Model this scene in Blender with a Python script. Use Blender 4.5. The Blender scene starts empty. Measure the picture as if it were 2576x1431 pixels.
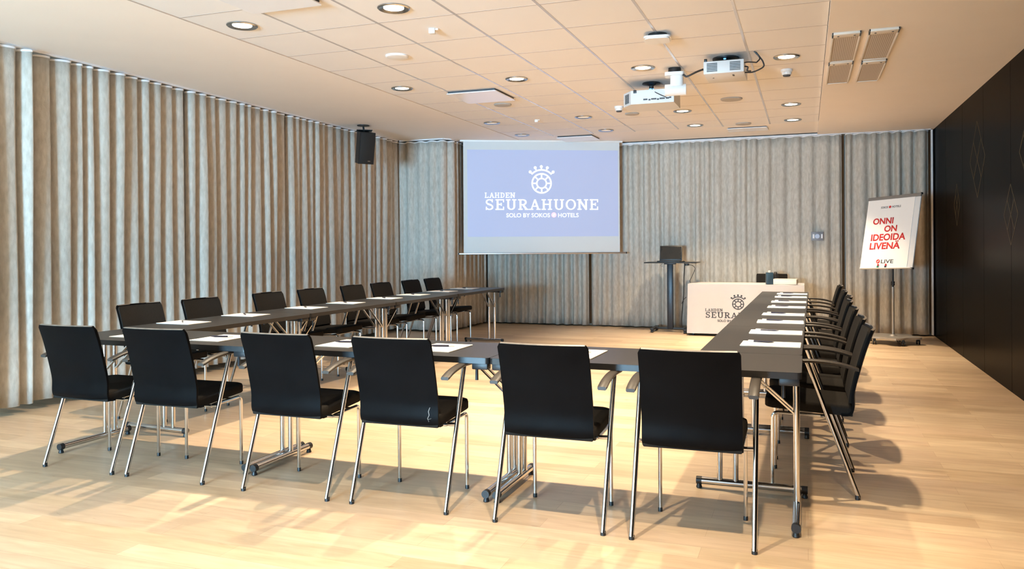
import bpy, bmesh, math, random
from math import sin, cos, pi, radians, atan2, hypot, tanh
from mathutils import Vector, Matrix

S = bpy.context.scene
C = S.collection
random.seed(7)

# ------------------------------------------------------------------ camera
CAM_H = 1.29
CEIL = 2.86
cam_d = bpy.data.cameras.new('camera')
cam = bpy.data.objects.new('camera', cam_d)
C.objects.link(cam)
cam_d.sensor_width = 36.0
cam_d.lens = 36.0 * 2008.3 / 2576.0
cam_d.shift_y = -(715.5 - 614.5) / 2576.0
cam_d.clip_start = 0.05
cam.matrix_world = (Matrix.Translation((0, 0, CAM_H)) @ Matrix.Rotation(0.3534, 4, 'Z')
                    @ Matrix.Rotation(pi / 2, 4, 'X') @ Matrix.Rotation(-0.0058, 4, 'Z'))
S.camera = cam

# ------------------------------------------------------------------ colour management, world, light
S.view_settings.view_transform = 'Standard'
S.view_settings.look = 'None'
S.view_settings.gamma = 1.0
S.view_settings.exposure = 0.13
S.view_settings.use_curve_mapping = False
S.cycles.use_denoising = True
S.cycles.max_bounces = 10
S.cycles.diffuse_bounces = 6
S.cycles.sample_clamp_indirect = 6.0
S.cycles.caustics_reflective = False
S.cycles.caustics_refractive = False

world = bpy.data.worlds.new('daylight')
S.world = world
world.use_nodes = True
wb = world.node_tree.nodes['Background']
wb.inputs[0].default_value = (0.62, 0.80, 1.0, 1)
wb.inputs[1].default_value = 3.0

LAMP_W = 232.0
LAMP_COL = (1.0, 0.78, 0.52)
WIN_W = 3400.0
WIN_COL = (0.36, 0.70, 1.0)
WIN_X0, WIN_X1, WIN_Z0, WIN_Z1, FRONT_Y = -4.3, -1.6, 0.15, 1.75, -6.5


def area_light(name, loc, size, power, col, rot):
    d = bpy.data.lights.new(name, 'AREA')
    d.shape = 'RECTANGLE'
    d.size, d.size_y = size
    d.energy = power
    d.color = col
    o = bpy.data.objects.new(name, d)
    o.location = loc
    o.rotation_euler = rot
    C.objects.link(o)
    return o


# daylight coming in through the big window in the wall behind the camera
area_light('window_daylight', ((WIN_X0 + WIN_X1) / 2, FRONT_Y - 0.25, (WIN_Z0 + WIN_Z1) / 2),
           (WIN_X1 - WIN_X0, WIN_Z1 - WIN_Z0), WIN_W, WIN_COL, (radians(90), 0, 0))

# ------------------------------------------------------------------ helpers
def link(o, parent=None):
    C.objects.link(o)
    if parent is not None:
        o.parent = parent
    return o


def thing(name, label, cat, loc=(0, 0, 0), rz=0.0, group=None):
    o = bpy.data.objects.new(name, None)
    o.empty_display_size = 0.1
    o.location = loc
    o.rotation_euler = (0, 0, rz)
    link(o)
    return tag(o, label, cat, group)


def tag(o, label, cat, group=None):
    o['label'] = label
    o['category'] = cat
    if group:
        o['group'] = group
    return o


def struct(o):
    o['kind'] = 'structure'
    return o


def copy_tree(o, parent=None):
    kids = list(o.children)
    c = o.copy()
    C.objects.link(c)
    c.parent = parent
    for k in kids:
        copy_tree(k, c)
    return c


class MB:
    """collects vertices and faces for one mesh object"""

    def __init__(self):
        self.v, self.f = [], []

    def add(self, vs, fs):
        n = len(self.v)
        self.v += [tuple(p) for p in vs]
        self.f += [tuple(i + n for i in f) for f in fs]
        return self

    def box(self, c, s, rz=0.0, b=0.0, M=None):
        bm = bmesh.new()
        bmesh.ops.create_cube(bm, size=1.0)
        bmesh.ops.scale(bm, vec=s, verts=bm.verts)
        if b > 0:
            bmesh.ops.bevel(bm, geom=bm.edges[:], offset=b, segments=2, profile=0.5, affect='EDGES')
        mt = Matrix.Translation(c) @ Matrix.Rotation(rz, 4, 'Z')
        if M is not None:
            mt = M @ mt
        bmesh.ops.transform(bm, matrix=mt, verts=bm.verts)
        bm.verts.index_update()
        self.add([v.co[:] for v in bm.verts], [[v.index for v in f.verts] for f in bm.faces])
        bm.free()
        return self

    def tube(self, pts, r, n=10, cap=True):
        pts = [Vector(p) for p in pts]
        m = len(pts)
        rs = r if isinstance(r, (list, tuple)) else [r] * m
        tans = []
        for i in range(m):
            t = pts[min(i + 1, m - 1)] - pts[max(i - 1, 0)]
            tans.append(t.normalized())
        up = Vector((0, 0, 1)) if abs(tans[0].z) < 0.9 else Vector((0, 1, 0))
        a = tans[0].cross(up).normalized()
        vs, fs = [], []
        for i in range(m):
            t = tans[i]
            a = (a - t * a.dot(t)).normalized()
            b = t.cross(a)
            for k in range(n):
                w = 2 * pi * k / n
                vs.append(pts[i] + (a * cos(w) + b * sin(w)) * rs[i])
        for i in range(m - 1):
            for k in range(n):
                k2 = (k + 1) % n
                fs.append((i * n + k, i * n + k2, (i + 1) * n + k2, (i + 1) * n + k))
        if cap:
            fs.append(tuple(range(n))[::-1])
            fs.append(tuple((m - 1) * n + k for k in range(n)))
        return self.add(vs, fs)

    def lathe(self, prof, c=(0, 0, 0), n=24, cap0=True, cap1=True, sx=1.0, sy=1.0):
        """prof: list of (radius, z)"""
        vs, fs = [], []
        for r, z in prof:
            for k in range(n):
                w = 2 * pi * k / n
                vs.append((c[0] + r * sx * cos(w), c[1] + r * sy * sin(w), c[2] + z))
        m = len(prof)
        for i in range(m - 1):
            for k in range(n):
                k2 = (k + 1) % n
                fs.append((i * n + k, i * n + k2, (i + 1) * n + k2, (i + 1) * n + k))
        if cap0:
            fs.append(tuple(range(n))[::-1])
        if cap1:
            fs.append(tuple((m - 1) * n + k for k in range(n)))
        return self.add(vs, fs)

    def prism(self, poly, z0, z1):
        """polygon in xy, extruded in z"""
        n = len(poly)
        vs = [(x, y, z0) for x, y in poly] + [(x, y, z1) for x, y in poly]
        fs = [tuple(range(n))[::-1], tuple(range(n, 2 * n))]
        fs += [(i, (i + 1) % n, n + (i + 1) % n, n + i) for i in range(n)]
        return self.add(vs, fs)

    def build(self, name, mat, parent=None, smooth=True, ang=35, recalc=True):
        me = bpy.data.meshes.new(name)
        me.from_pydata(self.v, [], self.f)
        if recalc:
            bm = bmesh.new()
            bm.from_mesh(me)
            bmesh.ops.recalc_face_normals(bm, faces=bm.faces)
            bm.to_mesh(me)
            bm.free()
        if smooth:
            me.polygons.foreach_set('use_smooth', [True] * len(me.polygons))
            me.set_sharp_from_angle(angle=radians(ang))
        me.materials.append(mat)
        me.update()
        return link(bpy.data.objects.new(name, me), parent)


def fillet(pts, rad, n=5):
    pts = [Vector(p) for p in pts]
    out = [pts[0]]
    for i in range(1, len(pts) - 1):
        a, p, b = pts[i - 1], pts[i], pts[i + 1]
        d0, d1 = (a - p), (b - p)
        r = min(rad, d0.length * 0.45, d1.length * 0.45)
        q0, q1 = p + d0.normalized() * r, p + d1.normalized() * r
        for k in range(n + 1):
            t = k / n
            out.append(q0 * (1 - t) ** 2 + p * 2 * t * (1 - t) + q1 * t * t)
    out.append(pts[-1])
    return out


def smooth_path(pts, n=8):
    """Catmull-Rom through the points"""
    P = [Vector(p) for p in pts]
    P = [P[0] * 2 - P[1]] + P + [P[-1] * 2 - P[-2]]
    out = []
    for i in range(1, len(P) - 2):
        for k in range(n):
            t = k / n
            a, b, c, d = P[i - 1], P[i], P[i + 1], P[i + 2]
            out.append(0.5 * ((2 * b) + (c - a) * t + (2 * a - 5 * b + 4 * c - d) * t * t
                              + (3 * b - a - 3 * c + d) * t ** 3))
    out.append(P[-2])
    return out


def rrect(w, h, r, n=5, cx=0.0, cy=0.0):
    out = []
    for sx, sy, a0 in ((1, 1, 0), (-1, 1, 90), (-1, -1, 180), (1, -1, 270)):
        for k in range(n + 1):
            a = radians(a0 + 90 * k / n)
            out.append((cx + sx * (w / 2 - r) + r * cos(a), cy + sy * (h / 2 - r) + r * sin(a)))
    return out


# ------------------------------------------------------------------ materials
def mat(name, col, rough=0.5, metal=0.0, spec=0.5, noise=None, bump=None, coat=0.0):
    m = bpy.data.materials.new(name)
    m.use_nodes = True
    nt = m.node_tree
    p = nt.nodes['Principled BSDF']
    p.inputs['Base Color'].default_value = (*col, 1)
    p.inputs['Roughness'].default_value = rough
    p.inputs['Metallic'].default_value = metal
    p.inputs['Specular IOR Level'].default_value = spec
    p.inputs['Coat Weight'].default_value = coat
    tc = nt.nodes.new('ShaderNodeTexCoord')
    if noise:
        sc, amt = noise[0], noise[1]
        stretch = noise[2] if len(noise) > 2 else (1, 1, 1)
        mp = nt.nodes.new('ShaderNodeMapping')
        mp.inputs['Scale'].default_value = stretch
        nt.links.new(tc.outputs['Object'], mp.inputs['Vector'])
        tx = nt.nodes.new('ShaderNodeTexNoise')
        tx.inputs['Scale'].default_value = sc
        tx.inputs['Detail'].default_value = 4
        nt.links.new(mp.outputs[0], tx.inputs['Vector'])
        mx = nt.nodes.new('ShaderNodeMix')
        mx.data_type = 'RGBA'
        mx.inputs[6].default_value = (*[max(0, c * (1 - amt)) for c in col], 1)
        mx.inputs[7].default_value = (*[min(1, c * (1 + amt)) for c in col], 1)
        nt.links.new(tx.outputs[0], mx.inputs[0])
        nt.links.new(mx.outputs[2], p.inputs['Base Color'])
    if bump:
        tb = nt.nodes.new('ShaderNodeTexNoise')
        tb.inputs['Scale'].default_value = bump[0]
        tb.inputs['Detail'].default_value = 5
        nt.links.new(tc.outputs['Object'], tb.inputs['Vector'])
        bp = nt.nodes.new('ShaderNodeBump')
        bp.inputs['Strength'].default_value = bump[1]
        bp.inputs['Distance'].default_value = bump[2] if len(bump) > 2 else 0.01
        nt.links.new(tb.outputs[0], bp.inputs['Height'])
        nt.links.new(bp.outputs[0], p.inputs['Normal'])
    return m


def emit(name, col, strength):
    m = bpy.data.materials.new(name)
    m.use_nodes = True
    nt = m.node_tree
    p = nt.nodes['Principled BSDF']
    p.inputs['Base Color'].default_value = (*[min(1, c) * 0.8 for c in col], 1)
    p.inputs['Emission Color'].default_value = (*col, 1)
    p.inputs['Emission Strength'].default_value = strength
    return m


M = {}
M['chrome'] = mat('chrome', (0.66, 0.66, 0.67), 0.16, 1.0)
M['alu'] = mat('brushed_aluminium', (0.55, 0.55, 0.56), 0.38, 1.0, noise=(60, 0.06))
M['trim_metal'] = mat('lamp_trim_metal', (0.42, 0.44, 0.45), 0.25, 1.0)
M['black_shell'] = mat('black_lacquered_shell', (0.0032, 0.0032, 0.0036), 0.45, 0, 0.045, noise=(9, 0.5), bump=(90, 0.05, 0.002))
M['black_fabric'] = mat('charcoal_fabric', (0.016, 0.0145, 0.013), 0.9, 0, 0.12, noise=(140, 0.35), bump=(500, 0.25, 0.002))
M['arm'] = mat('dark_armrest', (0.035, 0.030, 0.026), 0.42, 0, 0.3, noise=(20, 0.3, (1, 6, 1)))
M['black_plastic'] = mat('black_plastic', (0.012, 0.012, 0.013), 0.45, noise=(30, 0.3))
M['table_black'] = mat('dark_table_laminate', (0.020, 0.018, 0.0175), 0.36, 0, 0.32, noise=(14, 0.15, (6, 1, 1)), bump=(300, 0.04, 0.001))
M['table_edge'] = mat('black_table_edging', (0.012, 0.012, 0.013), 0.4, noise=(20, 0.2))
M['edge_light'] = mat('pale_worn_edge', (0.16, 0.14, 0.12), 0.4, noise=(30, 0.5))
M['paper'] = mat('white_paper', (0.90, 0.89, 0.87), 0.7, noise=(8, 0.02))
M['pen'] = mat('navy_pen', (0.012, 0.014, 0.045), 0.3, noise=(20, 0.2))
M['white_plastic'] = mat('white_plastic', (0.80, 0.80, 0.79), 0.4, noise=(12, 0.03))
M['off_white'] = mat('projector_casing', (0.66, 0.66, 0.66), 0.45, noise=(12, 0.04))
M['grille_dark'] = mat('dark_vent_slots', (0.06, 0.06, 0.065), 0.6, noise=(40, 0.3))
M['grey_disc'] = mat('grey_speaker_mesh', (0.42, 0.40, 0.37), 0.7, noise=(150, 0.25))
M['gold'] = mat('gold_inlay', (0.075, 0.05, 0.014), 0.55, 0.3, noise=(20, 0.2))
M['red'] = mat('red_print', (0.62, 0.022, 0.020), 0.6, noise=(30, 0.05))
M['ink'] = mat('dark_print', (0.022, 0.024, 0.032), 0.6, noise=(30, 0.1))
M['grey_metal'] = mat('grey_painted_metal', (0.24, 0.23, 0.22), 0.4, 0.3, noise=(20, 0.08))
M['silver'] = mat('silver_base', (0.46, 0.44, 0.42), 0.35, 0.6, noise=(20, 0.06))
M['teal'] = mat('dark_teal_card', (0.022, 0.055, 0.085), 0.45, noise=(20, 0.1))
M['cardboard'] = mat('white_carton', (0.78, 0.73, 0.66), 0.65, noise=(14, 0.06))
M['tan'] = mat('tan_card', (0.50, 0.38, 0.26), 0.6, noise=(14, 0.1))
M['post'] = mat('blue_black_post', (0.014, 0.020, 0.030), 0.35, 0.2, noise=(20, 0.15))
M['green'] = mat('green_cap', (0.02, 0.22, 0.09), 0.4, noise=(20, 0.1))
M['tape'] = mat('white_curtain_tape', (0.78, 0.78, 0.80), 0.5, noise=(20, 0.05))
M['plaster'] = mat('painted_plaster', (0.87, 0.805, 0.74), 0.85, noise=(2.5, 0.025), bump=(180, 0.05, 0.002))
M['tile'] = mat('ceiling_tile', (0.80, 0.78, 0.765), 0.9, noise=(3, 0.02), bump=(350, 0.10, 0.001))
M['tbar'] = mat('ceiling_grid_paint', (0.70, 0.68, 0.69), 0.22, 0.35, noise=(20, 0.04))
M['gap'] = mat('dark_gap', (0.10, 0.075, 0.06), 0.9, noise=(20, 0.2))
M['cloth'] = mat('white_table_linen', (0.52, 0.52, 0.55), 0.85, noise=(10, 0.03), bump=(400, 0.1, 0.001))
M['screen_fabric'] = mat('projection_screen_fabric', (0.66, 0.69, 0.70), 0.8, noise=(4, 0.02))
M['wallpaint'] = mat('room_wall_paint', (0.62, 0.57, 0.50), 0.85, noise=(3, 0.04))
M['beige_metal'] = mat('beige_vent_frame', (0.74, 0.69, 0.62), 0.5, noise=(20, 0.04))
M['diffuser_white'] = mat('satin_white_panel', (0.90, 0.90, 0.93), 0.22, noise=(12, 0.02))
M['cross_tee'] = mat('grey_cross_tee', (0.46, 0.41, 0.38), 0.5, noise=(20, 0.04))
M['lamp'] = emit('lamp_diffuser', (1.0, 0.93, 0.80), 9.0)
M['lamp_off'] = emit('dim_lamp_diffuser', (1.0, 0.93, 0.80), 0.25)
M['image_blue'] = emit('projected_blue', (0.34, 0.385, 0.55), 0.62)
M['image_white'] = emit('projected_white', (0.9, 0.93, 1.0), 0.8)
M['image_pink'] = emit('projected_red', (0.80, 0.46, 0.52), 0.95)
M['led'] = emit('blue_indicator', (0.2, 0.55, 1.0), 1.2)


def curtain_mat():
    m = bpy.data.materials.new('woven_curtain_fabric')
    m.use_nodes = True
    nt = m.node_tree
    p = nt.nodes['Principled BSDF']
    p.inputs['Roughness'].default_value = 0.75
    p.inputs['Specular IOR Level'].default_value = 0.25
    p.inputs['Sheen Weight'].default_value = 0.0
    tc = nt.nodes.new('ShaderNodeTexCoord')
    mp = nt.nodes.new('ShaderNodeMapping')
    mp.inputs['Scale'].default_value = (1, 1, 0.35)
    nt.links.new(tc.outputs['Object'], mp.inputs[0])
    n1 = nt.nodes.new('ShaderNodeTexNoise')
    n1.inputs['Scale'].default_value = 38
    n1.inputs['Detail'].default_value = 6
    nt.links.new(mp.outputs[0], n1.inputs['Vector'])
    r = nt.nodes.new('ShaderNodeValToRGB')
    r.color_ramp.elements[0].position = 0.3
    r.color_ramp.elements[0].color = (0.44, 0.405, 0.35, 1)
    r.color_ramp.elements[1].position = 0.75
    r.color_ramp.elements[1].color = (0.60, 0.565, 0.505, 1)
    nt.links.new(n1.outputs[0], r.inputs[0])
    nt.links.new(r.outputs[0], p.inputs['Base Color'])
    n2 = nt.nodes.new('ShaderNodeTexNoise')
    n2.inputs['Scale'].default_value = 24
    n2.inputs['Detail'].default_value = 7
    n2.inputs['Roughness'].default_value = 0.65
    nt.links.new(tc.outputs['Object'], n2.inputs['Vector'])
    b = nt.nodes.new('ShaderNodeBump')
    b.inputs['Strength'].default_value = 0.35
    b.inputs['Distance'].default_value = 0.012
    nt.links.new(n2.outputs[0], b.inputs['Height'])
    nt.links.new(b.outputs[0], p.inputs['Normal'])
    return m


def floor_mat():
    m = bpy.data.materials.new('pale_oak_boards')
    m.use_nodes = True
    nt = m.node_tree
    p = nt.nodes['Principled BSDF']
    tc = nt.nodes.new('ShaderNodeTexCoord')
    br = nt.nodes.new('ShaderNodeTexBrick')
    br.offset = 0.37
    br.inputs['Scale'].default_value = 1.0
    br.inputs['Brick Width'].default_value = 1.15
    br.inputs['Row Height'].default_value = 0.128
    br.inputs['Mortar Size'].default_value = 0.0012
    br.inputs['Mortar Smooth'].default_value = 0.3
    br.inputs['Bias'].default_value = 0.0
    br.inputs['Color1'].default_value = (0.0, 0.0, 0.0, 1)
    br.inputs['Color2'].default_value = (1.0, 1.0, 1.0, 1)
    br.inputs['Mortar'].default_value = (0.5, 0.5, 0.5, 1)
    nt.links.new(tc.outputs['Object'], br.inputs['Vector'])
    tone = nt.nodes.new('ShaderNodeValToRGB')
    e = tone.color_ramp.elements
    e[0].position, e[0].color = 0.0, (0.56, 0.415, 0.28, 1)
    e[1].position, e[1].color = 1.0, (0.77, 0.61, 0.43, 1)
    for pos, c_ in ((0.25, (0.66, 0.51, 0.345, 1)), (0.5, (0.68, 0.515, 0.365, 1)), (0.75, (0.71, 0.56, 0.39, 1))):
        k = e.new(pos)
        k.color = c_
    nt.links.new(br.outputs[0], tone.inputs[0])

    def noise(scale, stretch, detail, dist=0.0):
        mp = nt.nodes.new('ShaderNodeMapping')
        mp.inputs['Scale'].default_value = stretch
        nt.links.new(tc.outputs['Object'], mp.inputs[0])
        n = nt.nodes.new('ShaderNodeTexNoise')
        n.inputs['Scale'].default_value = scale
        n.inputs['Detail'].default_value = detail
        n.inputs['Distortion'].default_value = dist
        nt.links.new(mp.outputs[0], n.inputs['Vector'])
        return n

    def mult(a, src, p0, c0, p1, c1, fac):
        r = nt.nodes.new('ShaderNodeValToRGB')
        r.color_ramp.elements[0].position = p0
        r.color_ramp.elements[0].color = c0
        r.color_ramp.elements[1].position = p1
        r.color_ramp.elements[1].color = c1
        nt.links.new(src, r.inputs[0])
        mx = nt.nodes.new('ShaderNodeMix')
        mx.data_type = 'RGBA'
        mx.blend_type = 'MULTIPLY'
        mx.inputs[0].default_value = fac
        nt.links.new(a, mx.inputs[6])
        nt.links.new(r.outputs[0], mx.inputs[7])
        return mx.outputs[2]
    n = noise(2.2, (1.6, 11, 1), 7, 0.6)
    col = mult(tone.outputs[0], n.outputs[0], 0.28, (0.80, 0.75, 0.70, 1), 0.7, (1.05, 1.05, 1.05, 1), 0.8)
    seam = nt.nodes.new('ShaderNodeMath')      # fine dark seams between the boards
    seam.operation = 'SUBTRACT'
    seam.inputs[0].default_value = 1.0
    nt.links.new(br.outputs['Fac'], seam.inputs[1])
    col = mult(col, seam.outputs[0], 0.0, (0.70, 0.62, 0.55, 1), 0.6, (1, 1, 1, 1), 0.7)
    fl = noise(9.0, (1.0, 3.2, 1), 3, 0.4)      # small knots
    col = mult(col, fl.outputs[0], 0.70, (1, 1, 1, 1), 0.80, (0.62, 0.52, 0.42, 1), 0.7)
    dirt = noise(0.9, (1, 1, 1), 3)
    col = mult(col, dirt.outputs[0], 0.3, (0.93, 0.91, 0.89, 1), 0.65, (1.0, 1.0, 1.0, 1), 1.0)
    nt.links.new(col, p.inputs['Base Color'])
    p.inputs['Roughness'].default_value = 0.36
    p.inputs['Specular IOR Level'].default_value = 0.45
    bp = nt.nodes.new('ShaderNodeBump')
    bp.inputs['Strength'].default_value = 0.15
    bp.inputs['Distance'].default_value = 0.002
    nt.links.new(n.outputs[0], bp.inputs['Height'])
    nt.links.new(bp.outputs[0], p.inputs['Normal'])
    return m


def panel_mat():
    return mat('black_satin_panel', (0.0022, 0.002, 0.0018), 0.30, 0, 0.010, noise=(5, 0.3, (1, 1, 0.15)))


def vent_mat():
    m = bpy.data.materials.new('perforated_vent_sheet')
    m.use_nodes = True
    nt = m.node_tree
    p = nt.nodes['Principled BSDF']
    p.inputs['Roughness'].default_value = 0.6
    tc = nt.nodes.new('ShaderNodeTexCoord')
    v = nt.nodes.new('ShaderNodeTexVoronoi')
    v.inputs['Scale'].default_value = 75
    v.inputs['Randomness'].default_value = 0.0
    nt.links.new(tc.outputs['Object'], v.inputs['Vector'])
    r = nt.nodes.new('ShaderNodeValToRGB')
    r.color_ramp.elements[0].position = 0.34
    r.color_ramp.elements[0].color = (0.27, 0.21, 0.155, 1)
    r.color_ramp.elements[1].position = 0.44
    r.color_ramp.elements[1].color = (0.66, 0.60, 0.53, 1)
    nt.links.new(v.outputs['Distance'], r.inputs[0])
    nt.links.new(r.outputs[0], p.inputs['Base Color'])
    return m


def glass_mat():
    m = bpy.data.materials.new('window_pane_glass')
    m.use_nodes = True
    nt = m.node_tree
    out = nt.nodes['Material Output']
    t = nt.nodes.new('ShaderNodeBsdfTransparent')
    g = nt.nodes.new('ShaderNodeBsdfGlossy')
    g.inputs['Roughness'].default_value = 0.02
    mx = nt.nodes.new('ShaderNodeMixShader')
    mx.inputs[0].default_value = 0.06
    nt.links.new(t.outputs[0], mx.inputs[1])
    nt.links.new(g.outputs[0], mx.inputs[2])
    nt.links.new(mx.outputs[0], out.inputs[0])
    return m


M['curtain'] = curtain_mat()
M['floor'] = floor_mat()
M['panel'] = panel_mat()
M['vent'] = vent_mat()
M['glass'] = glass_mat()

# ------------------------------------------------------------------ room shell
XL, XR, YB = -6.15, 1.64, 12.45
YF = FRONT_Y
struct(MB().box(((XL + XR) / 2, (YB + YF) / 2, -0.05), (XR - XL + 0.6, YB - YF + 0.6, 0.1)).build('floor', M['floor'], smooth=False))
struct(MB().box((XL - 0.06, (YB + YF) / 2, 1.5), (0.12, YB - YF + 0.4, 3.2)).build('wall_left', M['wallpaint'], smooth=False))
struct(MB().box(((XL + XR) / 2, YB + 0.06, 1.5), (XR - XL + 0.4, 0.12, 3.2)).build('wall_back', M['wallpaint'], smooth=False))
b = MB()
for x0, x1, z0, z1 in ((XL - .1, WIN_X0, 0, 3.1), (WIN_X1, XR + .1, 0, 3.1), (WIN_X0, WIN_X1, 0, WIN_Z0), (WIN_X0, WIN_X1, WIN_Z1, 3.1)):
    b.box(((x0 + x1) / 2, YF - 0.06, (z0 + z1) / 2), (x1 - x0, 0.12, z1 - z0))
b.box((-0.1, -4.3, 1.5), (3.8, 4.4, 3.2))      # unseen block added to keep the window's daylight off the right side
struct(b.build('wall_front', M['wallpaint'], smooth=False))
b = MB()
n = 3
for i in range(n + 1):
    b.box((WIN_X0 + (WIN_X1 - WIN_X0) * i / n, YF - 0.06, (WIN_Z0 + WIN_Z1) / 2), (0.06, 0.08, WIN_Z1 - WIN_Z0))
for z in (WIN_Z0, WIN_Z1):
    b.box(((WIN_X0 + WIN_X1) / 2, YF - 0.06, z), (WIN_X1 - WIN_X0, 0.08, 0.06))
wf = struct(b.build('window_1', M['white_plastic'], smooth=False))
MB().box(((WIN_X0 + WIN_X1) / 2, YF - 0.07, (WIN_Z0 + WIN_Z1) / 2), (WIN_X1 - WIN_X0, 0.006, WIN_Z1 - WIN_Z0)).build('glass_pane', M['glass'], wf, smooth=False)

# right wall: movable black panels with joints
b = MB()
ys = [YF - 0.1, -5.67, -4.54, -3.41, -2.28, -1.15, -0.02, 1.10, 2.23, 3.36, 4.49, 5.61, 6.74, 7.87, 8.99, 10.12, 11.25, YB + 0.1]
for y0, y1 in zip(ys, ys[1:]):
    b.box((XR + 0.05, (y0 + y1) / 2, 1.42), (0.10, y1 - y0 - 0.005, 2.84), b=0.002)
wr = struct(b.build('wall_right', M['panel'], smooth=False))
b = MB()
b.box((XR + 0.06, (YB + YF) / 2, 1.5), (0.06, YB - YF + 0.4, 3.1))
struct(b.build('trim_1', M['black_plastic'], smooth=False))


def inlay(y, z, hw, hz):
    b = MB()
    A, B_, Cc, D = Vector((y, z + hz)), Vector((y + hw, z)), Vector((y, z - hz)), Vector((y - hw, z))
    segs = [(A, B_), (B_, Cc), (Cc, D), (D, A), ((A + B_) / 2, (Cc + D) / 2), ((A + D) / 2, (B_ + Cc) / 2)]
    for p, q in segs:
        d = (q - p).normalized()
        nrm = Vector((-d.y, d.x)) * 0.006
        quad = [p + nrm, q + nrm, q - nrm, p - nrm]
        vs = [(XR - 0.0012, c.x, c.y) for c in quad] + [(XR + 0.004, c.x, c.y) for c in quad]
        b.add(vs, [(0, 1, 2, 3), (7, 6, 5, 4), (0, 4, 5, 1), (1, 5, 6, 2), (2, 6, 7, 3), (3, 7, 4, 0)])
    b.build('gold_diamond_inlay', M['gold'], wr, smooth=False)


inlay(9.29, 2.13, 0.38, 0.39)
inlay(7.88, 1.52, 0.25, 0.26)
inlay(10.48, 1.72, 0.19, 0.24)
inlay(7.32, 2.02, 0.25, 0.26)

# ceiling: tile field with T-bars and a plaster margin
TX0, TX1, TP, TY0, TR = -4.035, 0.155, 0.5985, 4.973 - 19 * 0.611, 0.611
NR = 29
TY1 = TY0 + NR * TR
b = MB()
for c in range(7):
    for r in range(NR):
        b.box((TX0 + TP * (c + .5), TY0 + TR * (r + .5), CEIL + 0.010), (TP - 0.008, TR - 0.008, 0.02))
b.build('ceiling', M['tile'], smooth=False)['kind'] = 'structure'
b = MB()
b.box(((TX0 + TX1) / 2, (TY0 + TY1) / 2, CEIL + 0.035), (TX1 - TX0 + .1, TY1 - TY0 + .1, 0.03))
struct(b.build('trim_2', M['gap'], smooth=False))
b = MB()
for c in range(1, 7):
    b.box((TX0 + TP * c, (TY0 + TY1) / 2, CEIL + 0.004), (0.020, TY1 - TY0, 0.012), b=0.001)
struct(b.build('trim_3', M['tbar'], smooth=False))
b = MB()
for k in range(1, NR):
    b.box(((TX0 + TX1) / 2, TY0 + TR * k, CEIL + 0.006), (TX1 - TX0, 0.012, 0.014))
struct(b.build('trim_6', M['cross_tee'], smooth=False))
b = MB()
ZP = 2.832
b.box(((XL + TX0) / 2 - .05, (YB + YF) / 2, CEIL + 0.045), (TX0 - XL + .1 - 0.012, YB - YF + .4, 0.1))
b.box(((XR + TX1) / 2 + .05, (YB + YF) / 2, ZP + 0.06), (XR - TX1 + .1, YB - YF + .4, 0.12))
b.box(((TX0 + TX1) / 2, (YB + .2 + TY1) / 2, CEIL + 0.05), (TX1 - TX0, YB + .2 - TY1, 0.1))
b.box(((TX0 + TX1) / 2, (YF - .2 + TY0) / 2, CEIL + 0.05), (TX1 - TX0, TY0 - YF + .2, 0.1))
struct(b.build('trim_4', M['plaster'], smooth=False))
# pale corner profile between back curtain and the black panels
struct(MB().box((XR - 0.03, 12.20, 1.42), (0.025, 0.03, 2.80), b=0.003).build('trim_5', M['tape'], smooth=False))

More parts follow.
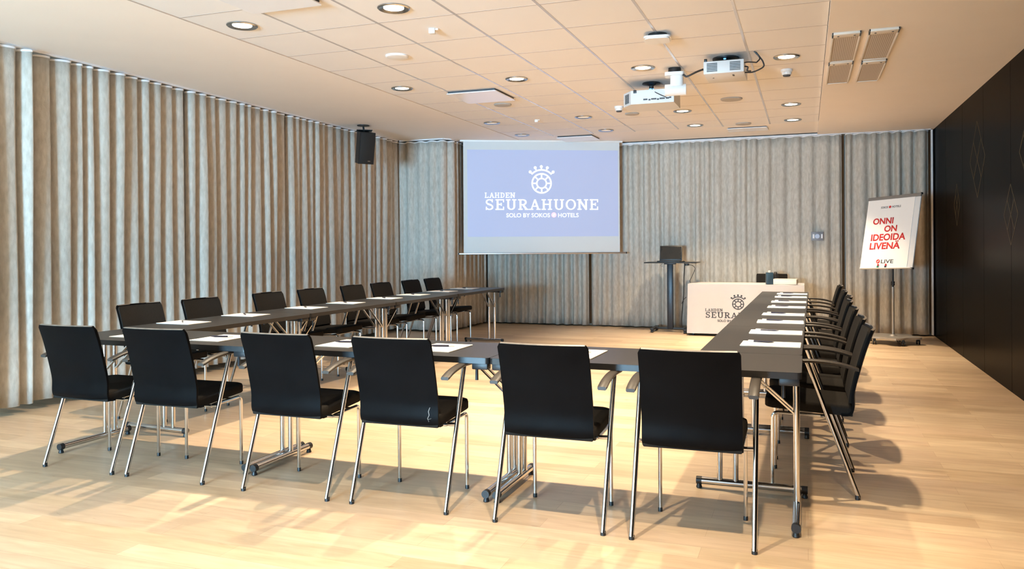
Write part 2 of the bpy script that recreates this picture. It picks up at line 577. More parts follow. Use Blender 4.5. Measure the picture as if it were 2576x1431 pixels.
# ------------------------------------------------------------------ curtains
def curtain(name, path, pitch, amp, z0, z1, label, seed=0, group=None, sharp=None, drift=0.5, bias=0.25):
    """pleated curtain following a 2D polyline"""
    rnd = random.Random(seed)
    P = [Vector(p) for p in path]
    cum = [0.0]
    for a, c in zip(P, P[1:]):
        cum.append(cum[-1] + (c - a).length)
    L = cum[-1]
    nf = max(2, int(round(L / pitch)))
    # irregular pleat boundaries
    ed = [0.0]
    for i in range(nf):
        ed.append(ed[-1] + rnd.uniform(0.72, 1.30))
    ed = [e / ed[-1] * L for e in ed]
    amps = [amp * rnd.uniform(0.7, 1.2) for _ in range(nf)]
    skew = [rnd.uniform(0.42, 0.62) for _ in range(nf)]
    d1 = [rnd.uniform(-1, 1) for _ in range(nf + 1)]
    d2 = [rnd.uniform(-1, 1) for _ in range(nf + 1)]
    sub, nz = 16, 18

    def at(s):
        s = min(max(s, 0), L)
        for i in range(len(P) - 1):
            if s <= cum[i + 1] or i == len(P) - 2:
                t = (s - cum[i]) / (cum[i + 1] - cum[i])
                p = P[i].lerp(P[i + 1], t)
                d = (P[i + 1] - P[i]).normalized()
                return p, Vector((d.y, -d.x))

    def at_smooth(s):
        ps, ns = Vector((0, 0)), Vector((0, 0))
        for k in (-0.06, -0.03, 0, 0.03, 0.06):
            p, nn = at(s + k)
            ps += p
            ns += nn
        return ps / 5, ns.normalized()

    cols = []
    for i in range(nf):
        for k in range(sub):
            cols.append((i, k / sub))
    cols.append((nf - 1, 1.0))
    vs, fs = [], []
    for j in range(nz + 1):
        v = j / nz
        z = z0 + (z1 - z0) * v
        hang = (1 - v)
        for i, t in cols:
            e0 = ed[i] + (d1[i] * sin(2.2 * hang * 2 + d2[i] * 3)) * drift * 0.022 * min(1, hang * 3) * (0 if i == 0 else 1)
            e1 = ed[i + 1] + (d1[i + 1] * sin(2.2 * hang * 2 + d2[i + 1] * 3)) * drift * 0.022 * min(1, hang * 3) * (0 if i == nf - 1 else 1)
            s = e0 + (e1 - e0) * t
            sk = skew[i]
            tt = t / sk * 0.5 if t < sk else 0.5 + (t - sk) / (1 - sk) * 0.5
            w = -cos(2 * pi * tt)
            if sharp is None:      # long panel rising to a crisp outer fold, then a quick return
                if t < 0.80:
                    w = -1 + 2 * sin(t / 0.80 * pi / 2) ** 0.75
                else:
                    v_ = (t - 0.80) / 0.20
                    w = 1 - 2 * v_ * v_ * (3 - 2 * v_)
            else:
                w = (tanh(sharp * (w + bias)) - tanh(sharp * (bias - 1))) / (tanh(sharp * (1 + bias)) - tanh(sharp * (bias - 1))) * 2 - 1
            a = amps[i] * (0.86 + 0.22 * sin(3.1 * hang + d1[i] * 5)) * (0.8 + 0.2 * min(1, hang * 4))
            p, nn = at_smooth(s)
            q = p + nn * (w * a)
            zz = z
            if j == nz:
                zz = z + 0.004 * w
            if j == 0:
                zz = z + 0.006 * d1[i] * (1 - abs(2 * t - 1))
            vs.append((q.x, q.y, zz))
    m = len(cols)
    for j in range(nz):
        for i in range(m - 1):
            fs.append((j * m + i, j * m + i + 1, (j + 1) * m + i + 1, (j + 1) * m + i))
    b = MB()
    b.add(vs, fs)
    o = b.build(name, M['curtain'], ang=80, recalc=False)
    sol = o.modifiers.new('thickness', 'SOLIDIFY')
    sol.thickness = 0.004
    tag(o, label, 'curtain', group)
    # white heading tape along the top
    tb = MB()
    top = vs[nz * m:]
    tv, tf = [], []
    for (x, y, z) in top:
        tv.append((x, y, z - 0.002))
        tv.append((x, y, z + 0.016))
    for i in range(m - 1):
        tf.append((2 * i, 2 * i + 2, 2 * i + 3, 2 * i + 1))
    tb.add(tv, tf)
    t = tb.build('heading_tape', M['tape'], o, ang=80, recalc=False)
    ts = t.modifiers.new('thickness', 'SOLIDIFY')
    ts.thickness = 0.010
    ts.offset = 0.0
    return o


CG = 'grey pleated curtains round the room'
XC = -5.74
curtain('curtain', [(XC+.01, 3.2), (XC+.01, 4.60)], 0.15, 0.052, 0.07, 2.815,
        'grey beige pleated curtain at the far left edge of the photo', 1, CG)
curtain('curtain', [(XC - .01, 4.612), (XC, 6.26)], 0.15, 0.052, 0.07, 2.81,
        'long grey beige curtain behind the leftmost chair of the near row', 2, CG)
curtain('curtain', [(XC, 6.272), (XC, 7.88)], 0.15, 0.052, 0.07, 2.81,
        'grey beige curtain along the left wall, midway between near chairs and black loudspeaker', 3, CG)
curtain('curtain', [(XC, 7.892), (XC, 10.625)], 0.15, 0.052, 0.06, 2.81,
        'grey beige curtain hanging behind the black loudspeaker', 4, CG)
curtain('curtain', [(XC - .07, 10.665), (-5.02, 10.66), (-4.93, 10.78), (-4.93, 12.12)], 0.16, 0.028, 0.03, 2.81,
        'smooth grey curtain turning the corner left of the projection screen', 5, CG, sharp=1.0, bias=0.1)
curtain('curtain', [(-4.95, 12.16), (-3.20, 12.18)], 0.15, 0.045, 0.02, 2.81,
        'grey curtain behind and below the projection screen', 6, CG, sharp=1.2, bias=0.2)
curtain('curtain', [(-3.19, 12.18), (0.49, 12.20)], 0.17, 0.036, 0.02, 2.81,
        'wide grey brown curtain behind the laptop stand and white table', 7, CG, sharp=1.2, bias=0.2)
curtain('curtain', [(0.502, 12.20), (1.59, 12.20)], 0.15, 0.045, 0.02, 2.81,
        'brown grey curtain behind the flip chart, ending at black panels', 8, CG, sharp=1.2, bias=0.2)
for nm, pts in (('left', [(XC, 3.0, CEIL - .012), (XC, 10.62, CEIL - .012)]),
                ('step', [(XC + .02, 10.66, CEIL - .012), (-5.0, 10.66, CEIL - .012), (-4.93, 10.76, CEIL - .012), (-4.93, 12.1, CEIL - .012)]),
                ('back', [(-4.93, 12.18, CEIL - .02), (1.60, 12.20, ZP - .006)])):
    b = MB()
    for p, q in zip(pts, pts[1:]):
        p, q = Vector(p), Vector(q)
        d = q - p
        b.box((p + q) / 2, (d.length, 0.03, 0.022), rz=atan2(d.y, d.x))
    o = b.build('curtain_track', M['tape'], smooth=False)
    tag(o, {'left': 'white curtain track on the ceiling along the left curtain wall',
            'step': 'short white curtain track over the corner curtain left of the screen',
            'back': 'white curtain track on the ceiling along the back curtain wall'}[nm], 'curtain track', 'ceiling curtain tracks')

# ------------------------------------------------------------------ chairs
def sheet(prof, hw, thick, curve, nx=10, off=0.0):
    """closed curved sheet swept across x; prof = [(y,z)], hw(t)= half width, curve(t,s) = forward shift"""
    n = len(prof)
    P = [Vector((0, a, c)) for a, c in prof]
    nor = []
    for i in range(n):
        t = (P[min(i + 1, n - 1)] - P[max(i - 1, 0)]).normalized()
        nor.append(Vector((0, -t.z, t.y)))
    vs, fs = [], []
    for side in (0, 1):
        for i in range(n):
            t = i / (n - 1)
            for k in range(nx + 1):
                s = -1 + 2 * k / nx
                p = P[i] + nor[i] * (off + side * thick)
                vs.append((s * hw(t), p.y + curve(t, s), p.z))
    m = nx + 1
    N = n * m
    for i in range(n - 1):
        for k in range(nx):
            a = i * m + k
            fs.append((a, a + 1, a + m + 1, a + m))
            fs.append((N + a, N + a + m, N + a + m + 1, N + a + 1))
    for i in range(n - 1):
        for k in (0, nx):
            a = i * m + k
            fs.append((a, a + m, N + a + m, N + a) if k == 0 else (a, N + a, N + a + m, a + m))
    for i in (0, n - 1):
        for k in range(nx):
            a = i * m + k
            fs.append((a, N + a, N + a + 1, a + 1) if i == 0 else (a, a + 1, N + a + 1, N + a))
    return vs, fs


def bez(pts, n):
    out = smooth_path([(0, a, c) for a, c in pts], n)
    return [(p.y, p.z) for p in out]


def make_chair(name, label, group):
    t = thing(name, label, 'chair', group=group)
    # shell runs from the top of the back, round the bend, to the front of the seat
    back = bez([(-0.098, 0.842), (-0.060, 0.74), (-0.025, 0.62), (0.0, 0.52), (0.004, 0.44), (0.026, 0.408), (0.07, 0.404)], 6)

    def hwb(u):
        w = 0.212
        if u < 0.03:
            w -= 0.010 * (1 - u / 0.03) ** 2
        return w
    cv = lambda u, s: 0.022 * s * s * (1 - 0.7 * u)
    b = MB()
    b.add(*sheet(back, hwb, 0.013, cv, 12))
    bk = b.build('backrest', M['black_shell'], t, ang=50)
    # pale worn top edge of the shell
    e = MB()
    top = [(-0.0985, 0.8435), (-0.0965, 0.838)]
    e.add(*sheet(top, lambda u: 0.198, 0.0125, lambda u, s: 0.022 * s * s, 12, off=0.0003))
    eb = e.build('top_edge', M['edge_light'], bk, ang=50)
    eb['label'] = 'pale worn top edge'
    pad = bez([(-0.092, 0.826), (-0.060, 0.74), (-0.025, 0.62), (0.0, 0.52), (0.010, 0.468)], 6)
    b = MB()
    b.add(*sheet(pad, lambda u: 0.206 - 0.012 * max(0, (0.06 - u) / 0.06) ** 2, 0.016, lambda u, s: 0.022 * s * s * (1 - 0.6 * u) - 0.006 * s ** 4, 12, off=0.0132))
    b.build('back_pad', M['black_fabric'], t, ang=60)
    # seat: cushion with rounded front corners on a thin underside shell
    b = MB()
    poly = []
    for k in range(9):
        a = radians(90 * k / 8)
        poly.append((0.155 + 0.055 * cos(a), 0.395 + 0.055 * sin(a)))
    poly = [(0.208, 0.022)] + poly
    poly = poly + [(-x, y) for x, y in reversed(poly)]
    lay = [(0.0, 0.0, 0.985), (0.004, 0.0, 1.0), (0.034, 0.0, 1.0), (0.046, 0.0, 0.985), (0.052, 0.0, 0.93)]
    vs, fs = [], []
    n = len(poly)
    for dz, _, sc in lay:
        for x, y in poly:
            yy = 0.235 + (y - 0.235) * sc
            vs.append((x * sc, yy, 0.404 + (yy - 0.02) * 0.055 + dz))
    for i in range(len(lay) - 1):
        for k in range(n):
            k2 = (k + 1) % n
            fs.append((i * n + k, i * n + k2, (i + 1) * n + k2, (i + 1) * n + k))
    fs.append(tuple(range(n))[::-1])
    fs.append(tuple((len(lay) - 1) * n + k for k in range(n)))
    b.add(vs, fs)
    b.build('seat', M['black_fabric'], t, ang=50)
    for s in (-1, 1):
        # rear leg slants up to carry the armrest
        b = MB()
        b.tube([(s * .257, 0.0, 0.012), (s * .257, 0.238, 0.678)], 0.0115, 12)
        lg = b.build('leg', M['chrome'], t)
        MB().lathe([(0.0125, 0), (0.0125, 0.018), (0.0118, 0.022)], (s * .257, 0.004, 0), 12).build('foot_cap', M['black_plastic'], lg)
        # front leg rises, bends back under the seat and joins the rear leg
        b = MB()
        b.tube(fillet([(s * .198, 0.413, 0.010), (s * .198, 0.410, 0.402), (s * .198, 0.150, 0.396), (s * .257, 0.142, 0.402)], 0.03), 0.0095, 10)
        lg = b.build('leg', M['chrome'], t)
        MB().lathe([(0.0108, 0), (0.0108, 0.016), (0.0098, 0.020)], (s * .198, 0.413, 0), 12).build('foot_cap', M['black_plastic'], lg)
        # curved armrest
        arm = smooth_path([(s * .257, -0.005, 0.652), (s * .257, 0.08, 0.675), (s * .257, 0.20, 0.688), (s * .257, 0.34, 0.684)], 6)
        b = MB()
        vs, fs = [], []
        prof = [(-.022, -.004), (-.018, -.010), (.018, -.010), (.022, -.004), (.022, .002), (.016, .007), (-.016, .007), (-.022, .002)]
        m = len(prof)
        for i, p in enumerate(arm):
            tq = i / (len(arm) - 1)
            sc = 1.0 if 0.04 < tq < 0.96 else 0.9
            for dx, dz in prof:
                vs.append((p.x + dx * sc, p.y, p.z + dz * sc - 0.0))
        for i in range(len(arm) - 1):
            for k in range(m):
                fs.append((i * m + k, i * m + (k + 1) % m, (i + 1) * m + (k + 1) % m, (i + 1) * m + k))
        fs.append(tuple(range(m))[::-1])
        fs.append(tuple((len(arm) - 1) * m + k for k in range(m)))
        b.add(vs, fs)
        b.build('armrest', M['arm'], t, ang=40)
    b = MB()
    b.tube([(-.20, 0.152, 0.394), (.20, 0.152, 0.394)], 0.009, 10)
    b.tube([(-.20, 0.33, 0.400), (.20, 0.33, 0.400)], 0.008, 10)
    b.build('seat_frame', M['chrome'], t)
    return t


proto = make_chair('conference_chair', '', 'chairs of the near row')
used = [False]


def chair(x, y, rz, label, group):
    o = proto if not used[0] else copy_tree(proto)
    used[0] = True
    o.location = (x, y, 0)
    o.rotation_euler = (0, 0, rz)
    tag(o, label, 'chair', group)
    return o


near = [(-3.951, 3.448, 0.0, 'black armchair seen from behind, leftmost in the near row, closest to curtains'),
        (-3.330, 3.458, 0.03, 'black armchair seen from behind, second from left in the near row'),
        (-2.535, 3.452, 0.0, 'black armchair seen from behind, third from left in the near row'),
        (-1.881, 3.462, 0.02, 'black armchair seen from behind with a pale scratch low on its back'),
        (-1.109, 3.450, 0.0, 'black armchair seen from behind, second from right in the near row'),
        (-0.466, 3.445, 0.01, 'black armchair seen from behind, nearest the camera at the right table corner')]
for x, y, a, l in near:
    chair(x, y, a, l, 'chairs of the near row')
ordn = ['nearest', 'second', 'third', 'fourth', 'fifth', 'sixth', 'farthest']
right = [(0.238, 4.61), (0.236, 5.21), (0.236, 5.95), (0.236, 6.65), (0.262, 7.215), (0.258, 7.98), (0.258, 8.98)]
for i, (x, y) in enumerate(right):
    w = {0: 'nearest of the row', 6: 'farthest of the row'}.get(i, ordn[i] + ' from the camera')
    chair(x, y, pi / 2, 'black armchair at the right tables, facing left, ' + w, 'chairs along the right table')
left = [4.84, 5.48, 6.34, 7.00, 7.74, 8.34, 9.045, 9.615]
LA = 0.042
lw = ['nearest of the row', 'second from the camera', 'third from the camera', 'fourth from the camera', 'fifth from the camera',
      'sixth from the camera', 'second from the far end', 'farthest of the row']
for y, w in zip(left, lw):
    chair(-4.83 + LA * (y - 4.84), y, -pi / 2 - LA, 'black armchair between left table and curtains, ' + w, 'chairs along the left table')
chair(-0.47, 12.02, pi, 'black armchair behind the white covered table, mostly hidden', 'chairs at the back')
# pale scuffs low on the back of the fourth near chair
scuffed = [o for o in C.objects if o.get('label', '').endswith('pale scratch low on its back')][0]
prof_b = bez([(-0.098, 0.842), (-0.060, 0.74), (-0.025, 0.62), (0.0, 0.52), (0.004, 0.44), (0.026, 0.408), (0.07, 0.404)], 6)


def back_y(x, z):
    for (y0, z0), (y1, z1) in zip(prof_b, prof_b[1:]):
        if z1 <= z <= z0:
            yy = y0 + (y1 - y0) * (z0 - z) / max(1e-6, z0 - z1)
            return yy + 0.022 * (x / 0.212) ** 2 * 0.6
    return 0


b = MB()
for pts in ([(.172, .505), (.164, .485), (.168, .468), (.160, .452), (.164, .435)], [(.178, .452), (.165, .447)]):
    for (xa, za), (xb, zb) in zip(pts, pts[1:]):
        vs = [(xa - .0016, back_y(xa, za) - .0012, za), (xa + .0016, back_y(xa, za) - .0012, za),
              (xb + .0016, back_y(xb, zb) - .0012, zb), (xb - .0016, back_y(xb, zb) - .0012, zb)]
        vs += [(x, y + .002, z) for x, y, z in vs]
        b.add(vs, [(0, 1, 2, 3), (7, 6, 5, 4), (0, 4, 5, 1), (1, 5, 6, 2), (2, 6, 7, 3), (3, 7, 4, 0)])
b.build('scuff_mark', mat('pale_scuff', (0.20, 0.19, 0.18), 0.6, noise=(60, .3)), scuffed, smooth=False)['label'] = 'pale scratch'

# ------------------------------------------------------------------ tables
TH = 0.725


def make_table(L, W, label, group):
    t = thing('folding_table', label, 'table', group=group)
    e_ = W / 2 - 0.0375
    b = MB()
    b.prism(rrect(L - 0.002, W, 0.02), TH - 0.003, TH)
    top = b.build('tabletop', M['table_black'], t, ang=30)
    b = MB()
    b.prism(rrect(L - 0.002, W, 0.02), TH - 0.030, TH - 0.003)
    b.build('edge_band', M['table_edge'], top, ang=30)
    for s in (-1, 1):
        x = s * (L / 2 - 0.028)
        b = MB()
        for y in (0.075, 0.155):
            b.tube([(x, y, 0.045), (x, y, TH - 0.032)], 0.0145, 14)
        b.tube([(x, -0.255, 0.040), (x, 0.255, 0.040)], 0.019, 14)
        lg = b.build('leg', M['chrome'], t)
        for y in (-0.262, 0.262):
            c = MB()
            c.tube([(x, y - 0.014, 0.040), (x, y + 0.014, 0.040)], 0.0205, 12)
            c.lathe([(0.014, 0), (0.016, 0.004), (0.010, 0.026)], (x, y, 0), 12)
            c.build('foot_cap', M['black_plastic'], lg)
        for y in (0.075, 0.155):
            c = MB()
            xi = x - s * 0.255
            p, q = Vector((x - s * 0.012, y, 0.475)), Vector((xi, y, TH - 0.034))
            d = (q - p)
            ang = atan2(d.z, d.x)
            Mx = Matrix.Translation((p + q) / 2) @ Matrix.Rotation(-ang, 4, 'Y')
            c.box((0, 0, 0), (d.length, 0.020, 0.007), M=Mx)
            c.build('brace', M['chrome'], lg)
        c = MB()
        c.box((x - s * 0.012, 0.115, TH - 0.045), (0.07, 0.20, 0.03), b=0.004)
        c.box((x - s * 0.255, 0.115, TH - 0.036), (0.05, 0.13, 0.014), b=0.003)
        c.build('hinge_bracket', M['black_plastic'], lg)
        for y in (-e_, e_):
            c = MB()
            c.box((x - s * 0.025, y, TH - 0.045), (0.085, 0.05, 0.034), b=0.005)
            c.tube([(x - s * 0.05, y, TH - 0.05), (x - s * 0.05, y, TH - 0.118)], [0.0075, 0.0085], 10)
            c.build('locking_lever', M['black_plastic'], lg)
    return t


W = 0.585
g = 'black folding tables in the U shape'
ta = make_table(1.463, W, 'black folding table at the left end of the near row', g)
ta.location = (-3.683, 3.9725, 0)
tb_ = copy_tree(ta)
tag(tb_, 'middle black folding table of the near row', 'table', g)
tb_.location = (-2.218, 3.9725, 0)
tc_ = copy_tree(ta)
tag(tc_, 'black folding table at the right corner of the near row', 'table', g)
tc_.location = (-0.753, 3.9725, 0)
RA = -0.008      # the right column stands very slightly askew
tr = make_table(1.363, 0.505, 'right side black folding table nearest the camera', g)
wl = ['right side black folding table nearest the camera', 'second black folding table of the right side',
      'third black folding table of the right side', 'farthest black folding table of the right side, beside the white table']
for i in range(4):
    o = tr if i == 0 else copy_tree(tr)
    tag(o, wl[i], 'table', g)
    o.location = (-0.2775 - RA * 1.365 * (i + 0.5), 4.268 + 1.365 * (i + 0.5), 0)
    o.rotation_euler = (0, 0, pi / 2 + RA)
wl = ['left side black folding table nearest the camera', 'second black folding table of the left side',
      'third black folding table of the left side', 'farthest black folding table of the left side, ending below the screen']
tl = make_table(1.366, W, '', g)
LX0, LY0 = -4.215, 4.285     # centre line of the left column at its near end
for i in range(4):
    o = tl if i == 0 else copy_tree(tl)
    tag(o, wl[i], 'table', g)
    s = 1.368 * (i + 0.5)
    o.location = (LX0 + s * sin(LA), LY0 + s * cos(LA), 0)
    o.rotation_euler = (0, 0, -pi / 2 - LA)

# ------------------------------------------------------------------ notepads and pens
def make_pad():
    b = MB()
    for i in range(3):
        b.box((random.uniform(-.002, .002), random.uniform(-.002, .002), 0.0008 + i * 0.0014), (0.222, 0.312, 0.0013))
    return b.build('notepad', M['paper'], smooth=False)


def make_pen():
    t = thing('pen', '', 'pen')
    b = MB()
    b.lathe([(0.0012, 0), (0.0035, 0.012), (0.0050, 0.03), (0.0052, 0.115)], n=10)
    o = b.build('barrel', M['pen'], t)
    o.rotation_euler = (0, pi / 2, 0)
    o.location = (-0.07, 0, 0.0055)
    b = MB()
    b.lathe([(0.0053, 0), (0.0053, 0.028), (0.004, 0.032)], n=10)
    b.box((0.0066, 0, 0.012), (0.002, 0.004, 0.035))
    o = b.build('cap', M['white_plastic'], t)
    o.rotation_euler = (0, pi / 2, 0)
    o.location = (0.045, 0, 0.0055)
    o['label'] = 'white cap end'
    return t


pad0 = make_pad()
pen0 = make_pen()
first = [True]


def pad(x, y, rz, where, dx, dy, prz, grp):
    global pad0, pen0
    if first[0]:
        p, q = pad0, pen0
        first[0] = False
    else:
        p, q = copy_tree(pad0), copy_tree(pen0)
    p.location = (x, y, TH)
    p.rotation_euler = (0, 0, rz)
    tag(p, 'white notepad, ' + where, 'notepad', 'notepads ' + grp)
    ca, sa = cos(rz), sin(rz)
    q.location = (x + ca * dx - sa * dy, y + sa * dx + ca * dy, TH + 0.0043)
    q.rotation_euler = (0, 0, rz + prz)
    tag(q, 'navy pen lying on the notepad, ' + where, 'pen', 'pens ' + grp)


fr = [(-3.98, 'near row table, behind the leftmost chair'), (-3.36, 'near row table, right of the second chair from left'),
      (-2.47, 'near row table, right of the third chair from left'), (-1.87, 'near row table, right of the scratched chair back'),
      (-1.10, 'near row table, right of the second chair from right')]
for x, w in fr:
    pad(x, 3.965, random.uniform(-.03, .03), w, -0.02, 0.02, 0.25, 'on the near row')
rp = [4.655, 5.29, 6.00, 6.62, 7.38, 8.04, 8.76, 9.28]
rw = ['nearest of eight', 'second from the camera', 'third from the camera', 'fourth from the camera', 'fifth from the camera',
      'sixth from the camera', 'seventh from the camera', 'farthest of eight']
for y, w in zip(rp, rw):
    pad(-0.190 - RA * (y - 4.65), y, pi / 2 + random.uniform(-.02, .02), 'right side tables, ' + w, 0.05, 0.05, pi / 2 - 0.25, 'on the right tables')
lp = [(4.69), (5.35), (6.14), (6.76), (7.47), (8.08), (8.78), (9.40)]
for y, w in zip(lp, rw):
    s = y - LY0
    pad(LX0 + s * sin(LA) - 0.115, y, -pi / 2 - LA + random.uniform(-.03, .03), 'left side tables, ' + w, 0.01, 0.0, 0.9, 'on the left tables')

# ------------------------------------------------------------------ lettering helpers (flat meshes in an x,z plane, facing -y)
class Ink:
    def __init__(self):
        self.quads = []

    def stroke(self, p, q, w):
        p, q = Vector(p), Vector(q)
        d = (q - p).normalized()
        n = Vector((-d.y, d.x)) * w / 2
        m = max(1, int((q - p).length / (6 * w)) + 1)
        for i in range(m):
            a, c = p.lerp(q, i / m), p.lerp(q, (i + 1) / m)
            self.quads.append([a + n, c + n, c - n, a - n])
        return self

    def arc(self, c, rx, ry, a0, a1, w, n=20, w2=None):
        w2 = w if w2 is None else w2
        pts = []
        for i in range(n + 1):
            a = radians(a0 + (a1 - a0) * i / n)
            # stroke weight: w where the stroke runs vertically, w2 where it runs horizontally
            ww = w * abs(cos(a)) ** 2 + w2 * abs(sin(a)) ** 2
            pts.append((Vector((c[0] + (rx + ww / 2) * cos(a), c[1] + (ry + ww / 2) * sin(a))),
                        Vector((c[0] + (rx - ww / 2) * cos(a), c[1] + (ry - ww / 2) * sin(a)))))
        for (a, b2), (c2, d) in zip(pts, pts[1:]):
            self.quads.append([a, c2, d, b2])
        return self

    def disc(self, c, r, n=14):
        for i in range(n):
            a0, a1 = 2 * pi * i / n, 2 * pi * (i + 1) / n
            self.quads.append([Vector(c), Vector((c[0] + r * cos(a0), c[1] + r * sin(a0))), Vector((c[0] + r * cos(a1), c[1] + r * sin(a1)))])
        return self

    def build(self, name, m, parent, fn, thick=0.0012):
        """fn(x, y) -> 3D point of the front, offset towards -y by thick"""
        b = MB()
        for q in self.quads:
            vs = [fn(p.x, p.y) for p in q]
            k = len(vs)
            back = [Vector(v) + Vector((0, thick, 0)) for v in vs]
            area = sum(q[i].x * q[(i + 1) % k].y - q[(i + 1) % k].x * q[i].y for i in range(k))
            order = list(range(k)) if area > 0 else list(range(k))[::-1]
            b.add(vs + back, [tuple(order), tuple(k + i for i in order[::-1])])
        return b.build(name, m, parent, smooth=False, recalc=False)


def slab_text(ink, text, x0, x1, y0, h):
    """slab-serif capitals fitted between x0 and x1"""
    adv = {'S': .66, 'E': .70, 'U': .82, 'R': .78, 'A': .80, 'H': .84, 'O': .80, 'N': .84, 'L': .66, 'D': .78}
    tot = sum(adv[c] for c in text) + 0.16 * (len(text) - 1)
    k = (x1 - x0) / tot
    x = x0
    for ch in text:
        a = adv[ch] * k
        T, t, sf = 0.17 * h, 0.10 * h, 0.13 * h

        def P(u, v):
            return (x + u * a, y0 + v * h)
        V = lambda u, v0=0, v1=1: ink.stroke(P(u, v0), P(u, v1), T)

        def serif(u, v, half=0.19):
            ink.stroke((x + u * a - half * k * .9, y0 + v * h + (t / 2 if v < .5 else -t / 2)), (x + u * a + half * k * .9, y0 + v * h + (t / 2 if v < .5 else -t / 2)), t)
        if ch in 'EL':
            V(.24)
            serif(.24, 0); serif(.24, 1) if ch == 'L' else None
            ink.stroke((x, y0 + t / 2), (x + .95 * a, y0 + t / 2), t)
            ink.stroke((x + .92 * a, y0), (x + .92 * a, y0 + .30 * h), t)
            if ch == 'E':
                ink.stroke((x, y0 + h - t / 2), (x + .95 * a, y0 + h - t / 2), t)
                ink.stroke((x + .92 * a, y0 + .72 * h), (x + .92 * a, y0 + h), t)
                ink.stroke(P(.24, .52), P(.66, .52), t)
                ink.stroke(P(.66, .38), P(.66, .66), t * .9)
        elif ch == 'H':
            V(.2); V(.8)
            for u in (.2, .8):
                serif(u, 0); serif(u, 1)
            ink.stroke(P(.2, .52), P(.8, .52), t)
        elif ch == 'N':
            V(.18, 0, 1); V(.82, 0, 1)
            ink.stroke(P(.18, .95), P(.82, .05), T)
            serif(.18, 0); serif(.14, 1); serif(.82, 1)
        elif ch == 'U':
            V(.2, .32, 1); V(.8, .32, 1)
            serif(.2, 1); serif(.8, 1)
            ink.arc(P(.5, .33), .3 * a, .33 * h - t / 2, 180, 360, T, 16, t)
        elif ch == 'O':
            ink.arc(P(.5, .5), .43 * a, .5 * h - t / 2, 0, 360, T, 28, t)
        elif ch == 'D':
            V(.22)
            serif(.2, 0); serif(.2, 1)
            ink.arc(P(.40, .5), .46 * a, .5 * h - t / 2, -90, 90, T, 16, t)
            ink.stroke(P(.2, 1 - t / 2 / h), P(.42, 1 - t / 2 / h), t)
            ink.stroke(P(.2, t / 2 / h), P(.42, t / 2 / h), t)
        elif ch == 'R':
            V(.22)
            serif(.22, 0); serif(.2, 1)
            ink.arc(P(.48, .72), .30 * a, .28 * h - t / 2, -90, 90, T, 12, t)
            ink.stroke(P(.2, 1 - t / 2 / h), P(.5, 1 - t / 2 / h), t)
            ink.stroke(P(.2, .44 + t / 2 / h), P(.5, .44 + t / 2 / h), t)
            ink.stroke(P(.50, .46), P(.86, .04), T)
            serif(.86, 0, .16)
        elif ch == 'A':
            ink.stroke(P(.5, .97), P(.14, .04), t * 1.15)
            ink.stroke(P(.5, .97), P(.86, .04), T)
            ink.stroke(P(.28, .34), P(.74, .34), t)
            serif(.12, 0); serif(.88, 0)
        elif ch == 'S':
            ink.arc(P(.5, .745), .36 * a, .255 * h - t / 2, 30, 235, T * .85, 14, t)
            ink.arc(P(.5, .265), .38 * a, .265 * h - t / 2, -150, 60, T * .85, 14, t)
            ink.stroke(P(.25, .58), P(.72, .45), T * .9)
            ink.stroke(P(.84, .72), P(.84, 1.0), t)
            ink.stroke(P(.12, .0), P(.12, .30), t)
        x += a + 0.16 * k
    return ink


def emblem(ink, crown):
    """crowned ring, centre at the origin, outer radius 97 units"""
    ink.arc((0, 0), 90, 90, 0, 360, 14, 48)
    ink.arc((0, 0), 46, 46, 0, 360, 13, 32)
    for k in range(8):
        a = radians(45 * k)
        ink.stroke((50 * cos(a), 50 * sin(a)), (86 * cos(a), 86 * sin(a)), 13)
    crown.arc((0, 0), 127, 127, 42, 138, 14, 24)
    for bx, by in ((-108, 107), (-60, 147), (-2, 157), (55, 147), (110, 107)):
        d = hypot(bx, by)
        crown.stroke((bx / d * 126, by / d * 126), (bx, by), 11)
        crown.disc((bx, by), 14)
    return ink, crown


def font_text(txt, name, m, parent, x0, x1, y0, h, fn, bold=0.0, squeeze=True, thick=0.0012):
    """sans capitals from the built-in font fitted to x0..x1 with cap height h, mapped through fn(x, y)"""
    cu = bpy.data.curves.new('lettering', 'FONT')
    cu.body = txt
    cu.offset = bold
    cu.resolution_u = 4
    o = bpy.data.objects.new('lettering', cu)
    C.objects.link(o)
    dg = bpy.context.evaluated_depsgraph_get()
    dg.update()
    me = bpy.data.meshes.new_from_object(o.evaluated_get(dg))
    bpy.data.objects.remove(o)
    xs = [v.co.x for v in me.vertices]
    mx0, mx1 = min(xs), max(xs)
    cap = 0.729
    kx = (x1 - x0) / (mx1 - mx0)
    bm = bmesh.new()
    bm.from_mesh(me)
    bmesh.ops.triangulate(bm, faces=bm.faces[:])
    ext = bmesh.ops.extrude_face_region(bm, geom=bm.faces[:])
    newv = set(v for v in ext['geom'] if isinstance(v, bmesh.types.BMVert))
    for v in bm.verts:
        x, y = x0 + (v.co.x - mx0) * kx, y0 + v.co.y / cap * h
        p = Vector(fn(x, y))
        if v in newv:
            p.y += thick
        v.co = p
    bmesh.ops.recalc_face_normals(bm, faces=bm.faces[:])
    bm.to_mesh(me)
    bm.free()
    me.name = name
    me.materials.append(m)
    return link(bpy.data.objects.new(name, me), parent)


